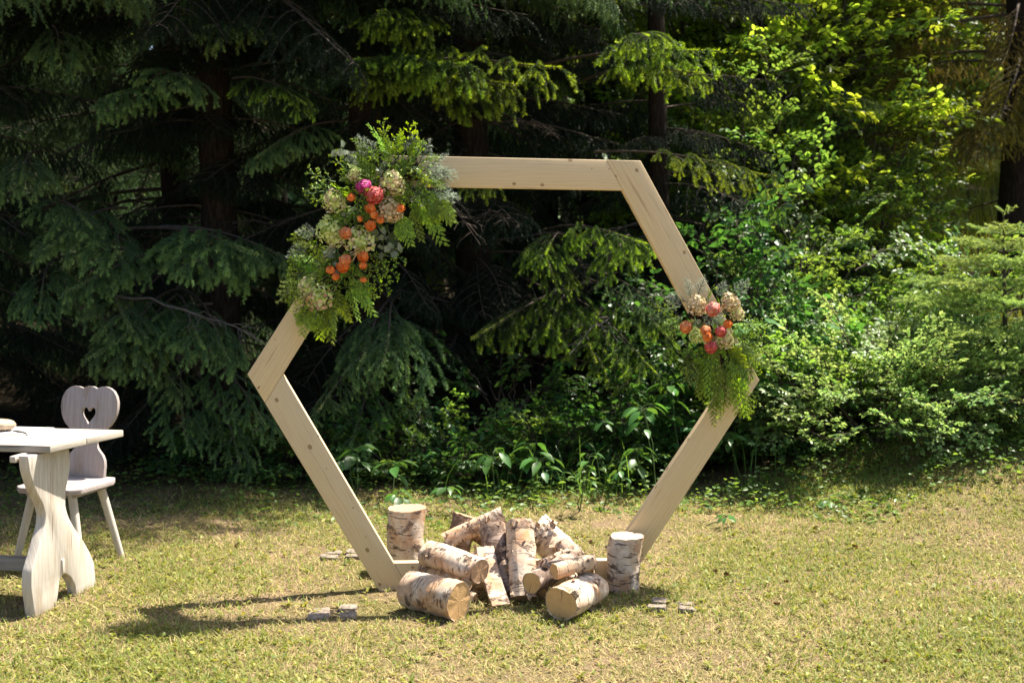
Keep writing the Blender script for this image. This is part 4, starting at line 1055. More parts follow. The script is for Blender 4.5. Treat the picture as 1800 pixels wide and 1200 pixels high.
def log(A, B, r, label, r2=None, name='birch_log', seed=1, mk='birch', ek='endwood', curls=6, scabs=5, half=False, roll=0., csize=.042, group='birch logs piled under the arch', **k):
    A, B = np.array(A, float), np.array(B, float); L = np.linalg.norm(B - A); Z = (B - A) / L
    me, ends = log_mesh(L, r, seed, r2, half, mk=mk, ek=ek, **k)
    q = Vector(Z).to_track_quat('Z', 'Y').to_matrix().to_4x4()
    mw = Matrix.Translation(Vector(A)) @ q @ Matrix.Rotation(roll, 4, 'Z')
    root = bpy.data.objects.new(name, None); col.objects.link(root); root.matrix_world = mw; root.empty_display_size = .05
    tag(root, label, 'log', group)
    link('bark', me, root)
    for e in ends: link('cut_end', e, root)
    g = np.random.default_rng(seed + 500)
    cc = [(g.uniform(0, 6.28), g.uniform(.15, .85) * L) for _ in range(3)]
    curls = int(curls * 1.8)
    for kk in range(curls + scabs * 2):
        a = g.uniform(0, 6.28); z = (g.uniform(.06, .94) if kk % 3 else g.choice([.04, .95])) * L; rr = r + ((r2 or r) - r) * z / L
        if half and math.cos(a) > .1: a += math.pi
        sc = kk >= curls
        if sc:
            q_ = cc[kk % 3]; a = q_[0] + g.normal(0, .35); z = float(np.clip(q_[1] + g.normal(0, .028), .02, L - .02)); rr = r + ((r2 or r) - r) * z / L
            if half and math.cos(a) > .1: a += math.pi
        p = Matrix.Translation((rr * .985 * math.cos(a), rr * .985 * math.sin(a), z)) @ Matrix.Rotation(a, 4, 'Z') @ Matrix.Rotation(R(90), 4, 'Y')
        s = (g.uniform(.5, 1.5) * csize) * (1.35 if not sc else .62)
        link('bark_scab' if sc else 'bark_curl', (SCAB if sc else CURL)[g.integers(5)], root, mat=p @ Matrix.Rotation(g.uniform(-.5, .5) + (math.pi / 2 if g.random() < .7 else 0), 4, 'Z') @ Matrix.Diagonal((s, s * g.uniform(.5, 1), s * .7, 1)))
    return root
def gl(px, py, r):   # centre of a lying log's end whose rim touches the ground
    return atz(px, py, r)
# lying logs
log(gl(719, 1036, .083), gl(807, 1058, .083), .080, 'fat white birch log lying in front at the left, cut end turned right', r2=.084, seed=3, curls=4, scabs=6, roll=1)
log(gl(985, 1061, .079), at(1040, 1030, 5.68) * [1, 1, 0] + [0, 0, .078], .077, 'fat birch log lying in front at the right, round yellow end facing us', seed=5, mk='birch', curls=7, scabs=7, csize=.04, roll=2)
log(at(934, 1025, 5.56), at(1003, 985, 5.86), .049, 'medium log with yellow oval end, propped beside the tall upright log', seed=7, mk='birch_dark', curls=5, scabs=6)
log(at(974, 1004, 5.55), at(1042, 986, 5.68), .034, 'thinnest log with small yellow end, lying on top of the fat right one', seed=9, mk='birch_warm', curls=2, scabs=8, csize=.02)
log(at(751, 972, 5.86), at(844, 1004, 5.62), .060, 'white log with shaggy dark left end, lying across the beam', r2=.055, seed=12, mk='birch', ek='endwood_red', curls=6, scabs=16, csize=.035, roll=.6)
log(at(742, 1000, 5.90), at(822, 1026, 5.70), .036, 'pinkish log mostly hidden beneath the shaggy one', seed=14, mk='birch_warm', ek='endwood_pale', curls=3, scabs=3)
log(at(783, 951, 6.16), at(884, 903, 6.22), .042, 'topmost log of the heap, slanting up to the right', r2=.037, seed=16, mk='birch', ek='endwood_red', curls=10, scabs=14, csize=.032, roll=2.2)
log(at(792, 985, 6.28), at(820, 905, 6.32), .070, 'rough reddish log standing behind the topmost slanting one', seed=18, mk='birch_dark', curls=6, scabs=10, csize=.035)
# upright ones
log(atz(921, 1058, .005) + [0, .03, 0], at(912, 919, 5.92), .069, 'tall upright birch log in the middle of the heap', r2=.070, seed=20, ek='endwood_red', curls=16, scabs=4, csize=.035, roll=1.2)
log(atz(880, 1064, .005), at(852, 962, 5.86), .046, 'split half log leaning in front of the dark one', seed=22, half=True, mk='birch', curls=2, scabs=3, roll=1.5)
log(atz(893, 1052, .01) + [0, .05, 0], at(866, 925, 6.0), .062, 'dark purplish log leaning left of the tall upright one', seed=24, mk='birch_dark', curls=12, scabs=6, csize=.045)
log(at(1004, 992, 6.27), at(940, 925, 6.33), .082, 'thick white log leaning at the right behind the beam', seed=26, mk='birch', curls=8, scabs=7, csize=.04, r2=.078)
log(at(960, 998, 5.98), at(1022, 972, 6.03), .046, 'short pale log wedged behind the thin ones', seed=28, mk='birch_warm', ek='endwood_pale', curls=6, scabs=3, csize=.035)
log(at(905, 985, 6.22), at(838, 935, 6.30), .046, 'reddish log deep in the heap behind the tall upright one', seed=36, mk='birch_warm', ek='endwood_red', curls=8, scabs=8, csize=.05)
log(at(948, 1040, 5.72), at(958, 990, 5.86), .040, 'short rough log stub between the tall upright log and the fat right one', seed=38, mk='birch_dark', ek='endwood', curls=6, scabs=6, csize=.045)
log(at(806, 1002, 6.0), at(868, 968, 6.12), .045, 'pale log lying across the beam behind the shaggy white one', seed=41, mk='birch_warm', ek='endwood_red', curls=6, scabs=6, csize=.045)
log(at(1030, 1010, 5.95), at(985, 958, 6.08), .044, 'rough dark log filling the gap left of the right stump', seed=43, mk='birch_dark', curls=8, scabs=6, csize=.05)
# stumps
s1 = at(715, 892, 6.3)
log(np.array([s1[0] + .005, 6.3, 0.0]), s1, .098, 'upright birch stump standing left behind the beam, reddish flat top', r2=.100, name='birch_stump', seed=30, ek='endwood_red', mk='birch', curls=2, scabs=2, n=40)
s2b = atz(1095, 1037, 0.0)
log(np.array([s2b[0], s2b[1], 0]), at(1101.5, 941, s2b[1] + .02), .080, 'upright birch stump standing in front of the right foot of the arch', r2=.084, name='birch_stump', seed=33, ek='endwood_pale', mk='birch', curls=3, scabs=9, csize=.028, tiltB=R(-7), n=40)
# loose strips of bark hanging and lying by the right log
def bark_strip(px, py, Y, size, rot, label, hang=False):
    p = at(px, py, Y); p = p if hang else atz(px, py, .012)
    o = link('bark_strip', CURL[int(rng.integers(6))].copy(), None, loc=p, rot=rot, scale=(size, size * .45, size * .6)); tag(o, label, 'bark')
bark_strip(1052, 1045, 5.6, .085, (.3, 1.9, .3), 'torn strip of bark standing behind the fat right log', True)
bark_strip(1075, 1058, 5.6, .09, (0, -.3, .2), 'curled bark strip lying right of the fat right log')
bark_strip(1038, 1072, 5.5, .06, (.4, .2, 1.2), 'small reddish bark scrap under the fat right log')
bark_strip(842, 1040, 5.6, .085, (.1, .1, 2.6), 'thin dark bark strip poking out behind the fat left log')
bark_strip(680, 1042, 5.7, .05, (0, 0, .5), 'pale bark scrap lying left of the fat left log')

# ================================================================== TABLE
def smooth_poly(pts, it=1):
    p = np.array(pts, float)
    for _ in range(it):
        q = np.roll(p, -1, 0); p = np.stack([p * .75 + q * .25, p * .25 + q * .75], 1).reshape(-1, 2)
    return p
def outline(pts_corner, it=2):
    """Chaikin-smooth an outline; points flagged 1 stay sharp"""
    out = []
    n = len(pts_corner)
    for i in range(n):
        p = np.array(pts_corner[i][:2], float); sharp = len(pts_corner[i]) > 2 and pts_corner[i][2]
        a = np.array(pts_corner[i - 1][:2], float); c = np.array(pts_corner[(i + 1) % n][:2], float)
        if sharp: out.append(p)
        else:
            A, C = p * .72 + a * .28, p * .72 + c * .28
            for t in (0, .33, .67, 1): out.append(A * (1 - t) ** 2 + p * 2 * t * (1 - t) + C * t * t)
    return np.array(out)

TZ = .76
ca, cb = atz(88, 783.5, TZ), atz(217, 755.5, TZ)
v_ = norm(cb - ca); u_ = norm(np.array([-.985, .17, 0]))
tbl = empty('table', ((ca + cb) / 2 * [1, 1, 0]), label='weathered white wooden trestle table cut off by the left edge of the photo', cat='table')
tbase = np.array(tbl.location)
fl, bl = ca + u_ * 1.45, cb + u_ * 1.45
# two broad planks
def slab(name, quad, t, m, root, uvd, z0):
    b = Buf(); q = np.array(quad)
    A = q.copy(); B = q.copy(); B[:, 2] -= t
    d = norm(np.array(uvd)); e = np.array([-d[1], d[0], 0])
    uv = lambda P: np.stack([P @ d, P @ e], -1)
    b.add(A, Q=[(0, 1, 2, 3)], uv=uv(A)); b.add(B, Q=[(3, 2, 1, 0)], uv=uv(B))
    for i in range(4):
        j = (i + 1) % 4; F_ = np.array([A[j], A[i], B[i], B[j]]); long = abs(norm(A[j] - A[i]) @ d) > .7
        U_ = uv(F_); U_[2:, 1 if long else 0] += t
        if not long: U_ = np.stack([F_ @ e, F_[:, 2]], -1)
        b.add(F_, Q=[(0, 1, 2, 3)], uv=U_, mi=1 if (long and i in (0, 3)) else 0)
    me = weld(b.mesh(name, m)); return bevel(link(name, me, root), .003, 2)
mids = [(ca * (1 - f) + cb * f, fl * (1 - f) + bl * f) for f in (0, .475, .482, 1)]
for i in (0, 2):
    (p, q), (p2, q2) = mids[i], mids[i + 1]
    slab('plank', [x - tbase for x in (p, p2, q2, q)], .032, [M['table'], M['worn']], tbl, u_, 0)
# trestle foot board, its face turned to the right
lo, hi = atz(61, 1086, 0.0), atz(168, 1030, 0.0)
lv = norm(hi - lo); ln_ = np.array([lv[1], -lv[0], 0])    # ln_ points right / towards the camera
face = [(49, 797, 1), (52, 829), (63, 862), (76, 886), (81, 905), (79, 925), (72, 948), (63, 980), (55.5, 1005), (55, 1035), (59, 1062), (62, 1085, 1), (99, 1067, 1), (103, 1039), (105, 1018), (113, 1006), (125, 1013), (133, 1029), (135, 1050, 1),
        (169, 1031, 1), (167.5, 1010), (166, 990), (158, 970), (145, 947), (130, 926), (120, 907), (115, 888), (115.5, 862), (122, 832), (124, 810), (122, 789, 1)]
def leg2d(px, py): p = on_plane(px, py, lo, ln_) - lo; return (p @ lv, p[2])
poly = outline([(*leg2d(p[0], p[1]), *p[2:]) for p in face])
poly[:, 1] = np.clip(poly[:, 1], 0.0, TZ - .033)
def trestle(off, root):
    b = Buf(); prism(b, poly, (0, 0, 0), lv, (0, 0, 1), -ln_, .048, uvd=np.array([0., 1.]))
    me = weld(b.mesh('trestle_board', M['table_leg'])); return bevel(link('trestle_board', me, root, loc=lo - tbase + off), .004, 2)
trestle(np.zeros(3), tbl); trestle(u_ * 1.02, tbl)
def boxm(name, o, ex, ey, ez, sx, sy, sz, m, root, uvd=0, bv=.003, **k):
    b = Buf(); prism(b, [(0, 0), (sx, 0), (sx, sz), (0, sz)], o, ex, ez, ey, sy, uvd=np.array([1., 0]) if uvd == 0 else np.array([0, 1.]), uvo=(rng.uniform(0, 5), rng.uniform(0, 5)))
    return bevel(link(name, weld(b.mesh(name, m)), root, **k), bv, 2)
zl = np.array([0, 0, 1.])
mid_s = poly[:, 0].mean()
for off in (0, 1.02):
    boxm('batten', lo - tbase + u_ * (off - .0) - ln_ * -.0 + lv * (-.035) + zl * (TZ - .062) - ln_ * .050 - ln_ * .03, lv, ln_, zl, .62, .028, .028, M['pine'] if False else M['table_leg'], tbl)
boxm('stretcher', lo - tbase + lv * .235 + u_ * .05 + zl * .155, u_, -lv, zl, 1.0, .045, .062, M['worn'], tbl)
tn = leg2d(109, 1004)
boxm('tenon', lo - tbase + lv * (tn[0] - .004) + zl * (tn[1] - .004) - ln_ * .02, lv, ln_, zl, .017, .027, .062, M['table_leg'], tbl, uvd=1)

# things lying on the table
pz = TZ + .0015
quad = [atz(48, 764.5, pz), atz(96, 751.8, pz), atz(28, 749.6, pz) + u_ * .0, atz(48, 764.5, pz) + u_ * .30]
b = Buf(); b.add([quad[0], quad[1], quad[1] + u_ * .30, quad[0] + u_ * .30], Q=[(0, 1, 2, 3)]);
pw = np.array([quad[0], quad[1], quad[1] + u_ * .30, quad[0] + u_ * .30]); b2 = Buf(); c0 = pw.mean(0)
prism(b2, [(0, 0), (np.linalg.norm(pw[1] - pw[0]), 0), (np.linalg.norm(pw[1] - pw[0]), .30), (0, .30)], (0, 0, 0), norm(pw[1] - pw[0]), u_, (0, 0, 1), .0012)
tag(link('paper_sheet', b2.mesh('paper', M['paper']), loc=pw[0] + [0, 0, .0005]), 'white sheet of paper lying under the round stone on the table', 'paper')
def pebble(loc, r, sq, label, m='stone', name='stone', seed=0, cat='stone'):
    g = np.random.default_rng(seed); n, k = 18, 10; V = [(0, 0, -1)]; ph = g.uniform(0, 6, 4)
    for i in range(1, k):
        el = -math.pi / 2 + math.pi * i / k
        for j in range(n):
            a = 2 * math.pi * j / n; q = 1 + .06 * math.sin(2 * a + ph[0]) + .05 * math.sin(3 * a + ph[1] + el)
            V.append((q * math.cos(a) * math.cos(el) ** .7, q * math.sin(a) * math.cos(el) ** .7, math.sin(el)))
    V.append((0, 0, 1)); T = [(0, 1 + (j + 1) % n, 1 + j) for j in range(n)]; Q = []
    for i in range(k - 2):
        for j in range(n): a = 1 + i * n; Q.append((a + j, a + (j + 1) % n, a + n + (j + 1) % n, a + n + j))
    e = 1 + (k - 2) * n; T += [(e + j, e + (j + 1) % n, e + n) for j in range(n)]
    b = Buf(); b.add(np.array(V) * [r, r * .8, r * sq], T=T, Q=Q); return tag(link(name, b.mesh(name, M[m], True), loc=loc), label, cat)
sc_ = atz(-6, 757.5, pz); pebble(sc_ + [0, 0, .0295], .095, .29, 'flat round tan stone weighing down the paper on the table', seed=4)
b = Buf(); tw0 = atz(24, 757, pz + .004) ; tube(b, [tw0, atz(38, 759.5, pz + .007), atz(49, 763, pz + .004)], [.0035, .003, .002], 5)
tube(b, [tw0 + [0, .012, 0], atz(40, 758, pz + .009), atz(46, 760.5, pz + .005)], [.003, .0025, .002], 5)
tag(link('twig', b.mesh('twig', M['ink'])), 'small dark twig lying on the paper beside the round stone', 'twig')

# ================================================================== CHAIR
ch = empty('chair', (-2.32, 6.47, 0), (0, 0, R(-15)), label='weathered farmhouse chair with a heart cut out of its back, behind the table', cat='chair')
# local: x to the camera's right, -y forward (towards the table)
SZ = .425
sw = .19
seat = [(-sw, -.16), (-sw + .045, -.205), (sw - .045, -.205), (sw, -.16), (sw + .006, .12), (sw - .03, .19), (-sw + .03, .19), (-sw - .006, .12)]
b = Buf(); prism(b, seat, (0, 0, SZ - .03), (1, 0, 0), (0, 1, 0), (0, 0, 1), .03, uvd=np.array([1., 0]))
bevel(link('seat', weld(b.mesh('seat', M['chair'])), ch), .006, 3)
for sx in (-1, 1):
    bb = Buf(); prism(bb, [(-.03, -.15), (.03, -.15), (.03, .14), (-.03, .14)], (sx * .115, 0, SZ - .052), (1, 0, 0), (0, 1, 0), (0, 0, 1), .0215, uvd=np.array([0, 1.]))
    bevel(link('seat_batten', weld(bb.mesh('seat_batten', M['worn'])), ch), .003, 2)
for sx in (-1, 1):
    for sy, k in ((-1, -.13), (1, .12)):
        top = np.array([sx * .115, k, SZ - .04]); bot = np.array([sx * .20, k + sy * .055, -.012])
        bb = Buf(); tube(bb, [top, top * .5 + bot * .5, bot], [.0235, .021, .0165], 8, uvs=1.0)
        for p in (bb.U): p[:] = p[:, ::-1]
        link('leg', bb.mesh('leg', M['table_leg']), ch)
k_ = .172 / 121
half = [(0, 342), (10, 341.5), (21, 337), (29, 333), (37, 336), (50, 340), (67, 341.5), (85, 336), (101, 325), (113, 307), (120, 286), (121, 262), (117, 238), (108, 216), (94, 196), (76, 180), (60, 166), (48, 152), (41, 138), (41, 126), (46, 112), (58, 98), (71, 84), (80, 66), (83, 45), (82.5, 20), (82, 0)]
outl = np.array([(x, y) for x, y in half] + [(-x, y) for x, y in half[::-1]][:-1]) * k_
hr = [(0, 247), (3, 254), (9, 260), (18, 262), (26, 258), (30, 248), (29, 237), (23, 226), (13, 214), (0, 198)]
heart = np.array([(x, y) for x, y in hr] + [(-x, y) for x, y in hr[::-1]][1:-1]) * k_
def back_board():
    from mathutils.geometry import tessellate_polygon
    L_ = [[Vector((p[0], p[1], 0)) for p in outl], [Vector((p[0], p[1], 0)) for p in heart]]
    T = np.array(tessellate_polygon(L_)); P2 = np.vstack([outl, heart]); t = .024; tilt = R(9)
    def P3(p, d): return np.stack([p[:, 0], .145 + p[:, 1] * math.sin(tilt) + d * math.cos(tilt), SZ + p[:, 1] * math.cos(tilt) - d * math.sin(tilt)], -1)
    A, B_ = P3(P2, 0), P3(P2, t); uv = P2[:, ::-1]
    b = Buf(); b.add(A, T=T, uv=uv); b.add(B_, T=T[:, ::-1], uv=uv)
    s0 = 0
    for lp in (outl, heart):
        n = len(lp)
        for i in range(n):
            j = (i + 1) % n; a_, c_ = s0 + i, s0 + j; b.add([A[a_], A[c_], B_[c_], B_[a_]], Q=[(0, 1, 2, 3)], uv=[uv[a_], uv[c_], uv[c_] + [0, .02], uv[a_] + [0, .02]])
        s0 += n
    return weld(b.mesh('backrest', M['chair']))
bevel(link('backrest', back_board(), ch), .004, 2, 50)

# ================================================================== CONCRETE TURF PAVERS
def paver(px, py, rot, label, lobes=(0, 1, 2, 3)):
    p = atz(px, py, 0); root = empty('concrete_paver', (p[0], p[1], 0), (0, 0, R(rot)), label=label, cat='paving stone', group='concrete pavers sunk in the lawn')
    for i, (dx, dy) in enumerate(((-.062, .052), (.062, .052), (-.070, -.055), (.066, -.058))):
        if i not in lobes: continue
        w, d = rng.uniform(.036, .050), rng.uniform(.028, .040); dx += rng.uniform(-.008, .008); dy += rng.uniform(-.008, .006)
        q = [(-w, -d * .8), (-w * .8, -d), (w * .9, -d), (w, -d * .6), (w, d * .9), (w * .8, d), (-w * .9, d), (-w, d * .5)]
        b = Buf(); prism(b, q, (dx, dy, -.03), (1, 0, 0), (0, 1, 0), (0, 0, 1), .048 + rng.uniform(-.004, .006)); bevel(link('block', weld(b.mesh('block', M['paver'])), root, rot=(R(rng.uniform(-6, 6)), R(rng.uniform(-5, 5)), R(rng.uniform(-6, 6)))), .004, 2)
    b = Buf(); prism(b, [(-.09, -.075), (.09, -.075), (.09, .07), (-.09, .07)], (0, 0, -.03), (1, 0, 0), (0, 1, 0), (0, 0, 1), .030)
    link('base_slab', weld(b.mesh('base_slab', M['bark'])), root)
paver(587, 1079, 4, 'concrete paver of four pale blocks in the lawn left of the fat left log')
paver(604, 977, 2, 'concrete paver half hidden behind the lower left beam')
paver(1181, 1067, -5, 'concrete paver of four reddish blocks right of the right stump')

# ================================================================== CONES AND SCRAPS
def cone_mesh(seed):
    g = np.random.default_rng(seed); b = Buf(); L = .045
    tube(b, [(0, 0, .004), (L * .5, 0, .004), (L, 0, .004)], [.006, .009, .003], 7)
    v, t = leaf_t(.9, .1, -.3, 1); n = 46
    f = np.linspace(.02, .98, n); a = np.arange(n) * 2.4; rr = .010 * np.sin(np.pi * (.15 + .8 * f)) ** .6
    O = np.stack([f * L, rr * .3 * np.cos(a), .004 + rr * .3 * np.sin(a)], -1); X = np.stack([np.full(n, .8), np.cos(a), np.sin(a)], -1)
    place(b, v, t, O, X, np.stack([-np.ones(n), np.cos(a) * .6, np.sin(a) * .6], -1), .014); return b.mesh('cone', M['cone'])
CM = cone_mesh(1)
for i, (px, py, lb) in enumerate([(1043, 956, 'reddish cone lying behind the heap, left of the right stump'), (1022, 946, 'dark cone lying behind the thick white leaning log'),
        (1261, 1009, 'brown cone on the lawn right of the arch, nearest to it'), (1279, 1017, 'cone lying just right of the brown one near the arch'),
        (1380, 1026, 'cone on the open lawn right of the arch'), (1359, 1062, 'reddish cone below the others on the right lawn'),
        (1437, 936, 'cone in the grass in front of the wide bush'), (1508, 968, 'cone in the grass far right of the arch'),
        (415, 960, 'brown cone lying on the lawn left of the arch'), (1560, 1165, 'cone near the bottom edge at the right'), (1682, 1148, 'cone near the bottom right corner')]):
    p = atz(px, py, 0.0); o = link('pine_cone', CM.copy() if i == 0 else CM, loc=(p[0], p[1], float(gz(p[0], p[1])) + .010), rot=(rng.uniform(0, 6), rng.uniform(-.3, .3), rng.uniform(0, 6)), scale=rng.uniform(.6, .85)); tag(o, lb, 'cone', 'cones scattered on the lawn')

# ================================================================== FLOWERS
def ranunculus(key, layers=7, openness=.5, seed=0):
    g = np.random.default_rng(seed); b = Buf()
    for k in range(layers):
        q = (k + 1) / layers; rad = .14 + .86 * q ** .9; n = 3 + k // 2 + (k > 2); t = np.linspace(0, 1, 6)
        prof = np.interp(t, [0, .3, .62, .85, 1], [.25, .85, 1.0, .90, .50 + .36 * q + .1 * openness * q])
        zr = .60 - .80 * q ** 1.2 - .12 * openness * q
        for j in range(n):
            a0 = 2 * math.pi * j / n + k * 1.1; wa = 2 * math.pi / n * .70; ph = np.linspace(-wa, wa, 5)
            e = (1 - .20 * (ph / wa) ** 2)[None]; jr = 1 + .05 * g.normal()
            rr = rad * prof[:, None] * jr * np.ones((1, 5)); Z = -.62 + (zr + .62 + .05 * g.normal()) * t[:, None] * e; A = (a0 + ph)[None] * np.ones((6, 1))
            ruf = g.normal(0, .07, (6, 5)) * t[:, None] ** 2; rr = rr * (1 + ruf); Z = Z + g.normal(0, .05, (6, 5)) * t[:, None] ** 2
            V = np.stack([rr * np.cos(A), rr * np.sin(A), Z], -1).reshape(-1, 3); i = np.arange(5)[:, None] * 5; jj = np.arange(4)[None]
            tt = np.tile(t[:, None] ** 4, (1, 5)).ravel() * (.55 + .45 * q) + g.uniform(-.08, .08)
            b.add(V, Q=np.stack([i + jj, i + jj + 1, i + 5 + jj + 1, i + 5 + jj], -1).reshape(-1, 4), tint=np.clip(tt, 0, 1))
    tube(b, [(0, 0, -.4), (0, 0, .45)], [.2, .16], 8, tint=0.0)
    return b.mesh('ranunculus', M[key], True)
RAN = {k: [ranunculus(k, 6, .55, 1), ranunculus(k, 5, .3, 2)] for k in ('p_magenta', 'p_pink', 'p_orange', 'p_peach', 'p_blush')}
def hydrangea(keys, seed, n=88):
    g = np.random.default_rng(seed); b = Buf(); v, t = leaf_t(.88, .14, -.15, 2)
    tube(b, [(0, 0, -.5), (0, 0, -.2), (0, 0, .2), (0, 0, .5), (0, 0, .60)], [.4, .62, .68, .5, .1], 10, tint=0)
    for i in range(n):
        f = (i + .5) / n; el = math.asin(1 - 1.25 * f); a = i * 2.4; d = np.array([math.cos(a) * math.cos(el), math.sin(a) * math.cos(el), math.sin(el)])
        c = d * [1, 1, .78] * g.uniform(.84, 1.12) * (1 + .1 * math.sin(3 * a)); nn = norm(d + g.normal(0, .5, 3)); x0 = norm(np.cross(nn, g.normal(0, 1, 3))); y0 = np.cross(nn, x0)
        s = g.uniform(.16, .27); mi = 1 if g.random() < .38 else 0
        X = np.array([x0, y0, -x0, -y0]) + nn * .25; tt = g.uniform(.25, 1)
        place(b, v, t, np.tile(c, (4, 1)), X, np.tile(nn, (4, 1)), s, tint=tt, mi=mi)
    tube(b, [(0, 0, -.6), (0, 0, .1)], [.1, .45], 8, mi=0)
    return b.mesh('hydrangea', [M[keys[0]], M[keys[1]]])
HYD = {'green': [hydrangea(('p_green', 'p_green'), 1), hydrangea(('p_green', 'p_cream'), 2)], 'rust': [hydrangea(('p_cream', 'p_rust'), 3)], 'cream': [hydrangea(('p_cream', 'p_green'), 4)], 'two': [hydrangea(('p_green', 'p_rust'), 5)]}

def sprig_cedar(seed, L=.24, wid=.38):
    global rng
    keep = rng; rng = np.random.default_rng(seed); b = Buf(); P = curve((0, 0, 0), (1, 0, 0), L, .10, 9, wig=.05)
    tube(b, P, np.linspace(.0022, .0008, 9), 3, mi=1, cap=False); u = .08; sd = 1; v, t = leaf_t(.55, .05, .05, 1)
    O, X, S = [], [], []
    while u < 1:
        o = np.array([np.interp(u, np.linspace(0, 1, 9), P[:, j]) for j in range(3)]); l = L * (wid * (1 - u) ** .7 + .07) * rng.uniform(.8, 1.2)
        d = np.array([math.cos(R(42)), sd * math.sin(R(42)), rng.uniform(-.2, .1)]); Q = curve(o, d, l, .15, 6); nn = max(4, int(l / .0052))
        for k in range(nn):
            f = (k + .5) / nn; q = np.array([np.interp(f, np.linspace(0, 1, 6), Q[:, j]) for j in range(3)])
            for e in (-1, 1):
                O.append(q); X.append([math.cos(R(42 * sd + 38 * e)), math.sin(R(42 * sd + 38 * e)), rng.uniform(-.25, .15)]); S.append(.0125 * (1.25 - .7 * f) * (1 + .7 * (l > .05)))
        O.append(Q[-1]); X.append(d); S.append(.012); u += .062; sd = -sd
    m = len(O); place(b, v, t, np.array(O), np.array(X), rng.normal(0, .25, (m, 3)) + [0, 0, 1], np.array(S), tint=np.clip(rng.normal(.45, .25, m), 0, 1)); rng = keep
    return b.mesh('cedar_frond', [M['cedar'], M['stem']])
def sprig_fir(seed, L=.17, key='needle_blue'):
    global rng
    keep = rng; rng = np.random.default_rng(seed); b = Buf(); P = curve((0, 0, 0), (1, 0, 0), L, .08, 7, wig=.05)
    tube(b, P, np.linspace(.003, .0015, 7), 4, mi=1, cap=False); needles(b, P[1:], 700, .021, .0021, tint=np.linspace(.3, 1, 5), ang=62, up=.1)
    for s_ in (-1, 1):
        for f in (1, 2, 3, 4):
            Q = curve(P[f], (math.cos(R(48)), s_ * math.sin(R(48)), rng.uniform(-.15, .2)), L * (.55 - .08 * f), .08, 5)
            tube(b, Q, np.linspace(.002, .001, 5), 3, mi=1, cap=False); needles(b, Q, 700, .019, .0021, tint=np.linspace(.3, 1, 4), ang=60, up=.1)
    rng = keep; return b.mesh('fir_sprig', [M[key], M['twig']])
def sprig_leafy(seed, key, L=.17, n=34, ls=.019, tm=LEAF2, name='leafy_sprig'):
    m = spray(L, n, ls, tm, seed, None, wr=1.1, sub=5); return m.mesh(name, [M[key], M['stem']])
SG = {'cedar': [sprig_cedar(i, .20 + .05 * (i % 2), (.36, .24, .18)[i]) for i in range(3)], 'trail': [sprig_cedar(20 + i, .26, .13) for i in range(3)], 'fir': [sprig_fir(i) for i in range(3)], 'juniper': [sprig_fir(9, .20, 'needle_sapling'), sprig_fir(10, .2, 'needle_warm')],
      'box': [sprig_leafy(5, 'box', .17, 46, .017), sprig_leafy(6, 'box', .2, 50, .018)], 'euca': [sprig_leafy(8, 'euca', .14, 11, .038, ROUND)]}
SN = {'cedar': 'cedar_frond', 'trail': 'cedar_frond', 'fir': 'fir_sprig', 'juniper': 'juniper_sprig', 'box': 'leafy_sprig', 'euca': 'eucalyptus_sprig'}
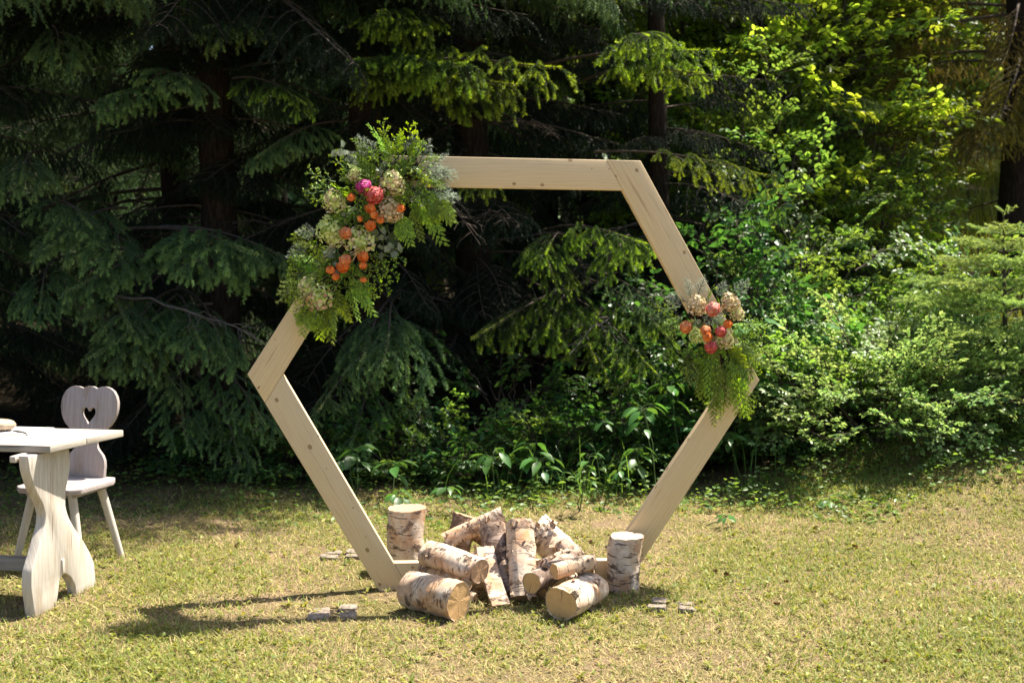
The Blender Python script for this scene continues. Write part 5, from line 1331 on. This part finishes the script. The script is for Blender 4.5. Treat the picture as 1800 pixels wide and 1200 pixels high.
def arrangement(name, label, cpx, spine, blooms, hyd, sprigs, fills, width, bulge=.13, seed=0):
    g = np.random.default_rng(seed)
    c = on_plane(*cpx, A0, PN); root = empty(name, c, label=label, cat='flower arrangement')
    def pos(px, py, out): p = on_plane(px, py, A0 + PN * out, PN); return p - c
    sp = np.array(spine, float)
    def spine_dist(p):
        best = (1e9, None)
        for a, b_ in zip(sp[:-1], sp[1:]):
            t = np.clip(np.dot(p - a, b_ - a) / np.dot(b_ - a, b_ - a), 0, 1); q = a + t * (b_ - a); d = np.linalg.norm(p - q)
            if d < best[0]: best = (d, q)
        return best
    def put(kind, px, py, dx, dy, out, L, dz=0.3, roll=0):
        L *= .80 if kind != 'euca' else .95
        ms = SG[kind]; me = ms[g.integers(len(ms))]
        D = norm(PX * dx - PZ * dy + PN * dz); base = Vector(D); up = norm(PN + PZ * .35 + g.normal(0, .25, 3)); X, Y, Z = frame(D, up)
        mt = Matrix(((X[0], Y[0], Z[0], 0), (X[1], Y[1], Z[1], 0), (X[2], Y[2], Z[2], 0), (0, 0, 0, 1)))
        link(SN[kind], me, root, mat=Matrix.Translation(Vector(pos(px, py, out))) @ mt @ Matrix.Rotation(roll, 4, 'X') @ Matrix.Scale(L, 4))
    # floral foam and moss core that holds the stems
    b = Buf(); P = np.array([pos(x, y, .035) for x, y in sp]); tube(b, P, [width / 370 * .28] * len(P), 8, jit=.12); link('moss_core', b.mesh('moss_core', M['bark']), root)
    for kind, n, (x0, x1), (y0, y1) in fills:
        for i in range(n):
            t = g.uniform(0, 1) * (len(sp) - 1); a = int(min(t, len(sp) - 1.001)); q = sp[a] + (sp[a + 1] - sp[a]) * (t - a)
            ang = g.uniform(0, 6.283); d = np.array([math.cos(ang), math.sin(ang)]); r = width * g.uniform(.0, .62); p = q + d * r
            if not (x0 <= p[0] <= x1 and y0 <= p[1] <= y1): continue
            out = .03 + bulge * (1 - (r / width)) * g.uniform(.3, .85)
            put(kind, p[0], p[1], d[0] + g.normal(0, .3), d[1] + .25 + g.normal(0, .3), out, g.uniform(.5, .95), g.uniform(-.1, .9), g.uniform(-1.3, 1.3))
    for kind, px, py, dx, dy, L in sprigs: put(kind, px, py, dx, dy, .05 + g.uniform(0, .06), L, g.uniform(-.05, .3), g.uniform(-.4, .4))
    for key, px, py, r in blooms:
        out = bulge + .065 + g.uniform(-.01, .02); Rm = r / 335; D = norm(PN + PX * g.normal(.05, .28) + PZ * g.normal(.12, .25)); X, Y, Z = frame(np.cross(D, [0, 0, 1.0]), D)
        mt = Matrix(((X[0], Y[0], Z[0], 0), (X[1], Y[1], Z[1], 0), (X[2], Y[2], Z[2], 0), (0, 0, 0, 1)))
        link('ranunculus', RAN[key][0 if r > 7.5 else 1], root, mat=Matrix.Translation(Vector(pos(px, py, out))) @ mt @ Matrix.Scale(Rm, 4))
    for key, px, py, r in hyd:
        D = norm(PN + PX * g.normal(.0, .2) + PZ * g.normal(.15, .2)); X, Y, Z = frame(np.cross(D, [0, 0, 1.0]), D)
        mt = Matrix(((X[0], Y[0], Z[0], 0), (X[1], Y[1], Z[1], 0), (X[2], Y[2], Z[2], 0), (0, 0, 0, 1)))
        link('hydrangea', HYD[key][g.integers(len(HYD[key]))], root, mat=Matrix.Translation(Vector(pos(px, py, bulge + .01))) @ mt @ Matrix.Scale(r / 410, 4))
    return root
arrangement('flower_arrangement', 'large cascade of ranunculus, hydrangea and greenery on the upper left corner of the arch', (650, 390),
    [(735, 295), (690, 300), (650, 360), (615, 420), (590, 470), (555, 525)],
    [('p_magenta', 639, 328.6, 12.5), ('p_pink', 658, 343, 14), ('p_orange', 617, 346, 6.5), ('p_orange', 650, 367, 8.5), ('p_orange', 660, 377, 7.5), ('p_orange', 705, 366, 6.5), ('p_orange', 651.6, 396, 8.5), ('p_orange', 669, 386, 6),
     ('p_peach', 606.6, 408.7, 9.5), ('p_peach', 608, 456, 9.5), ('p_orange', 602.5, 468, 10), ('p_orange', 637, 451, 9), ('p_orange', 581, 472.7, 7), ('p_orange', 591, 486, 6), ('p_orange', 638.6, 468.6, 6), ('p_orange', 639, 490, 5.5), ('p_orange', 634, 384, 5)],
    [('green', 587, 354, 20), ('cream', 690, 323, 22), ('rust', 685, 371, 22), ('green', 577, 405, 22), ('green', 590, 418, 17), ('green', 632, 424, 26), ('two', 560, 522, 24), ('green', 540, 506, 17), ('cream', 623, 308, 11)],
    [('cedar', 700, 275, .1, -1, .75), ('cedar', 690, 280, -.4, -1, .7), ('cedar', 718, 280, .5, -.8, .65), ('cedar', 660, 280, -.7, -.7, .7), ('fir', 660, 285, -.5, -.8, 1.1), ('fir', 645, 290, -.9, -.45, .9), ('fir', 735, 290, .5, -1, 1.0), ('fir', 745, 300, .9, -.7, 1.0),
     ('fir', 745, 315, 1, -.1, 1.2), ('fir', 750, 330, 1, .25, 1.2), ('fir', 740, 300, 1, .1, 1.1), ('fir', 765, 325, .8, .7, .9), ('fir', 755, 310, 1, -.3, .9), ('cedar', 750, 335, .8, .9, 1.2), ('cedar', 760, 330, .7, 1, 1.2), ('cedar', 740, 350, .5, 1, 1.2), ('cedar', 725, 360, .3, 1, 1.1), ('cedar', 740, 345, .9, .6, 1.1), ('cedar', 720, 345, .8, .8, 1.1), ('cedar', 700, 375, .4, 1, 1.0),
     ('fir', 725, 280, 0, -1, .9), ('fir', 705, 330, 1, .3, 1.0), ('fir', 720, 345, 1, .2, 1.1), ('box', 600, 330, -1, -.1, 1.0), ('box', 590, 320, -.9, -.3, .9), ('box', 585, 335, -1, .15, 1.0), ('box', 620, 310, -.6, -.6, .9), ('box', 600, 345, -1, .3, .8),
     ('box', 665, 300, .2, -.7, .9), ('box', 700, 300, .8, -.1, 1.0), ('box', 715, 320, .6, .6, 1.0), ('box', 670, 290, -.5, -.4, .8), ('box', 705, 350, 1, .1, .9), ('box', 655, 450, 1, .05, 1.2), ('box', 650, 465, 1, .35, 1.1), ('box', 650, 480, .8, .7, 1.0), ('box', 630, 480, .5, 1, .9),
     ('juniper', 560, 430, -.7, .6, 1.2), ('juniper', 555, 445, -.7, .8, 1.2), ('juniper', 545, 465, -.7, .8, 1.1), ('juniper', 540, 480, -.6, 1, 1.2), ('juniper', 560, 415, -1, .1, .9), ('fir', 560, 405, -1, .1, .8), ('fir', 545, 430, -.8, .4, .9), ('juniper', 530, 490, -.7, .7, 1.0), ('juniper', 545, 500, -.3, 1, 1.0),
     ('cedar', 560, 530, 0, 1, 1.1), ('cedar', 575, 520, .1, 1, 1.1), ('cedar', 545, 530, -.2, 1, 1.0), ('cedar', 590, 510, .4, 1, 1.0), ('cedar', 610, 500, .4, 1, 1.1), ('cedar', 620, 490, .6, 1, 1.0), ('cedar', 585, 540, .1, 1, .8), ('juniper', 600, 515, .3, 1, .9), ('juniper', 630, 500, .5, 1, .9),
     ('euca', 680, 395, .3, 1, 1.1), ('euca', 670, 400, .1, 1, 1.0), ('euca', 595, 432, 0, .9, 1.0), ('euca', 620, 300, -.4, -.8, 1.0), ('fir', 690, 400, .1, 1, .8), ('cedar', 600, 440, -.6, .6, .8), ('cedar', 645, 310, -.2, -1, .8)],
    [('box', 115, (500, 760), (240, 560)), ('cedar', 24, (500, 790), (240, 590)), ('fir', 14, (690, 790), (250, 370)), ('juniper', 18, (490, 600), (420, 560)), ('euca', 10, (560, 700), (290, 470)), ('box', 16, (560, 700), (280, 360))],
    72, .12, 5)
arrangement('flower_arrangement', 'small spray of pink and orange ranunculus trailing cedar, right corner of the arch', (1262, 590),
    [(1215, 545), (1250, 560), (1275, 600), (1280, 650)],
    [('p_blush', 1254.5, 542.5, 12), ('p_peach', 1208, 574, 10.5), ('p_peach', 1240, 581, 8.5), ('p_orange', 1244, 592, 7.5), ('p_pink', 1269, 581.5, 9.5), ('p_orange', 1280, 569, 7.5), ('p_pink', 1250, 609.5, 10)],
    [('rust', 1226, 538, 19), ('rust', 1283, 533, 18), ('cream', 1296, 551, 13), ('green', 1224, 591, 14), ('cream', 1273, 597, 17)],
    [('fir', 1215, 525, -.2, -.6, .8), ('fir', 1225, 522, .3, -.7, .8), ('fir', 1210, 530, -.9, -.2, .9), ('fir', 1262, 525, .3, -.8, .7), ('box', 1195, 540, -1, .1, .8), ('box', 1205, 555, -.8, .5, .9), ('juniper', 1200, 550, -.5, .8, 1.0), ('juniper', 1210, 600, -.1, 1, 1.1), ('juniper', 1225, 620, 0, 1, 1.2),
     ('box', 1295, 560, 1, .3, .8), ('box', 1300, 590, .9, .4, 1.0), ('box', 1305, 610, .8, .7, 1.0), ('box', 1305, 570, 1, .1, .9), ('box', 1300, 630, .6, .9, .9), ('cedar', 1300, 600, .8, .7, .9), ('fir', 1290, 520, .5, -.7, .8), ('box', 1190, 545, -.9, -.1, .9), ('box', 1200, 560, -.9, .5, .9), ('box', 1300, 580, .7, .8, .9), ('box', 1300, 560, .9, .6, .9), ('box', 1255, 560, .3, .3, .7), ('euca', 1235, 560, -.2, 1, .8), ('euca', 1262, 575, .4, .6, .7),
     ('juniper', 1215, 630, -.1, 1, .9), ('trail', 1240, 630, -0.05, 1, 1.01), ('trail', 1248, 618, -0.05, 1, 1.01), ('trail', 1250, 650, 0.00, 1, 1.01), ('trail', 1258, 638, 0.00, 1, 1.01), ('trail', 1265, 640, 0.05, 1, 1.09), ('trail', 1273, 628, 0.05, 1, 1.09), ('trail', 1280, 630, 0.10, 1, 1.09), ('trail', 1288, 618, 0.10, 1, 1.09), ('trail', 1290, 650, 0.07, 1, 1.09), ('trail', 1298, 638, 0.07, 1, 1.09), ('trail', 1255, 690, 0.00, 1, 0.78), ('trail', 1263, 678, 0.00, 1, 0.78), ('trail', 1295, 660, 0.17, 1, 1.01), ('trail', 1303, 648, 0.17, 1, 1.01), ('trail', 1300, 610, 0.15, 1, 0.94), ('box', 1298, 578, 0.30, 1, .6), ('box', 1298, 660, 0.50, 1, .6), ('box', 1298, 648, 0.50, 1, .6),
     ('juniper', 1300, 670, .2, 1, 1.2), ('juniper', 1275, 660, 0, 1, 1.2), ('juniper', 1290, 600, .2, 1, 1.2), ('juniper', 1255, 625, 0, 1, 1.2), ('box', 1298, 620, 0.20, 1, .6), ('box', 1298, 608, 0.20, 1, .6), ('trail', 1245, 610, -0.10, 1, 0.94), ('trail', 1253, 598, -0.10, 1, 0.94), ('trail', 1230, 640, -0.05, 1, 0.78), ('trail', 1238, 628, -0.05, 1, 0.78), ('cedar', 1310, 600, .5, .9, .8), ('juniper', 1310, 620, .3, 1, .9)],
    [('trail', 12, (1190, 1300), (560, 700)), ('fir', 8, (1180, 1260), (510, 560)), ('cedar', 8, (1190, 1325), (520, 640)), ('box', 22, (1190, 1320), (510, 620)), ('juniper', 10, (1190, 1320), (600, 700)), ('euca', 4, (1200, 1300), (520, 610))],
    46, .10, 8)
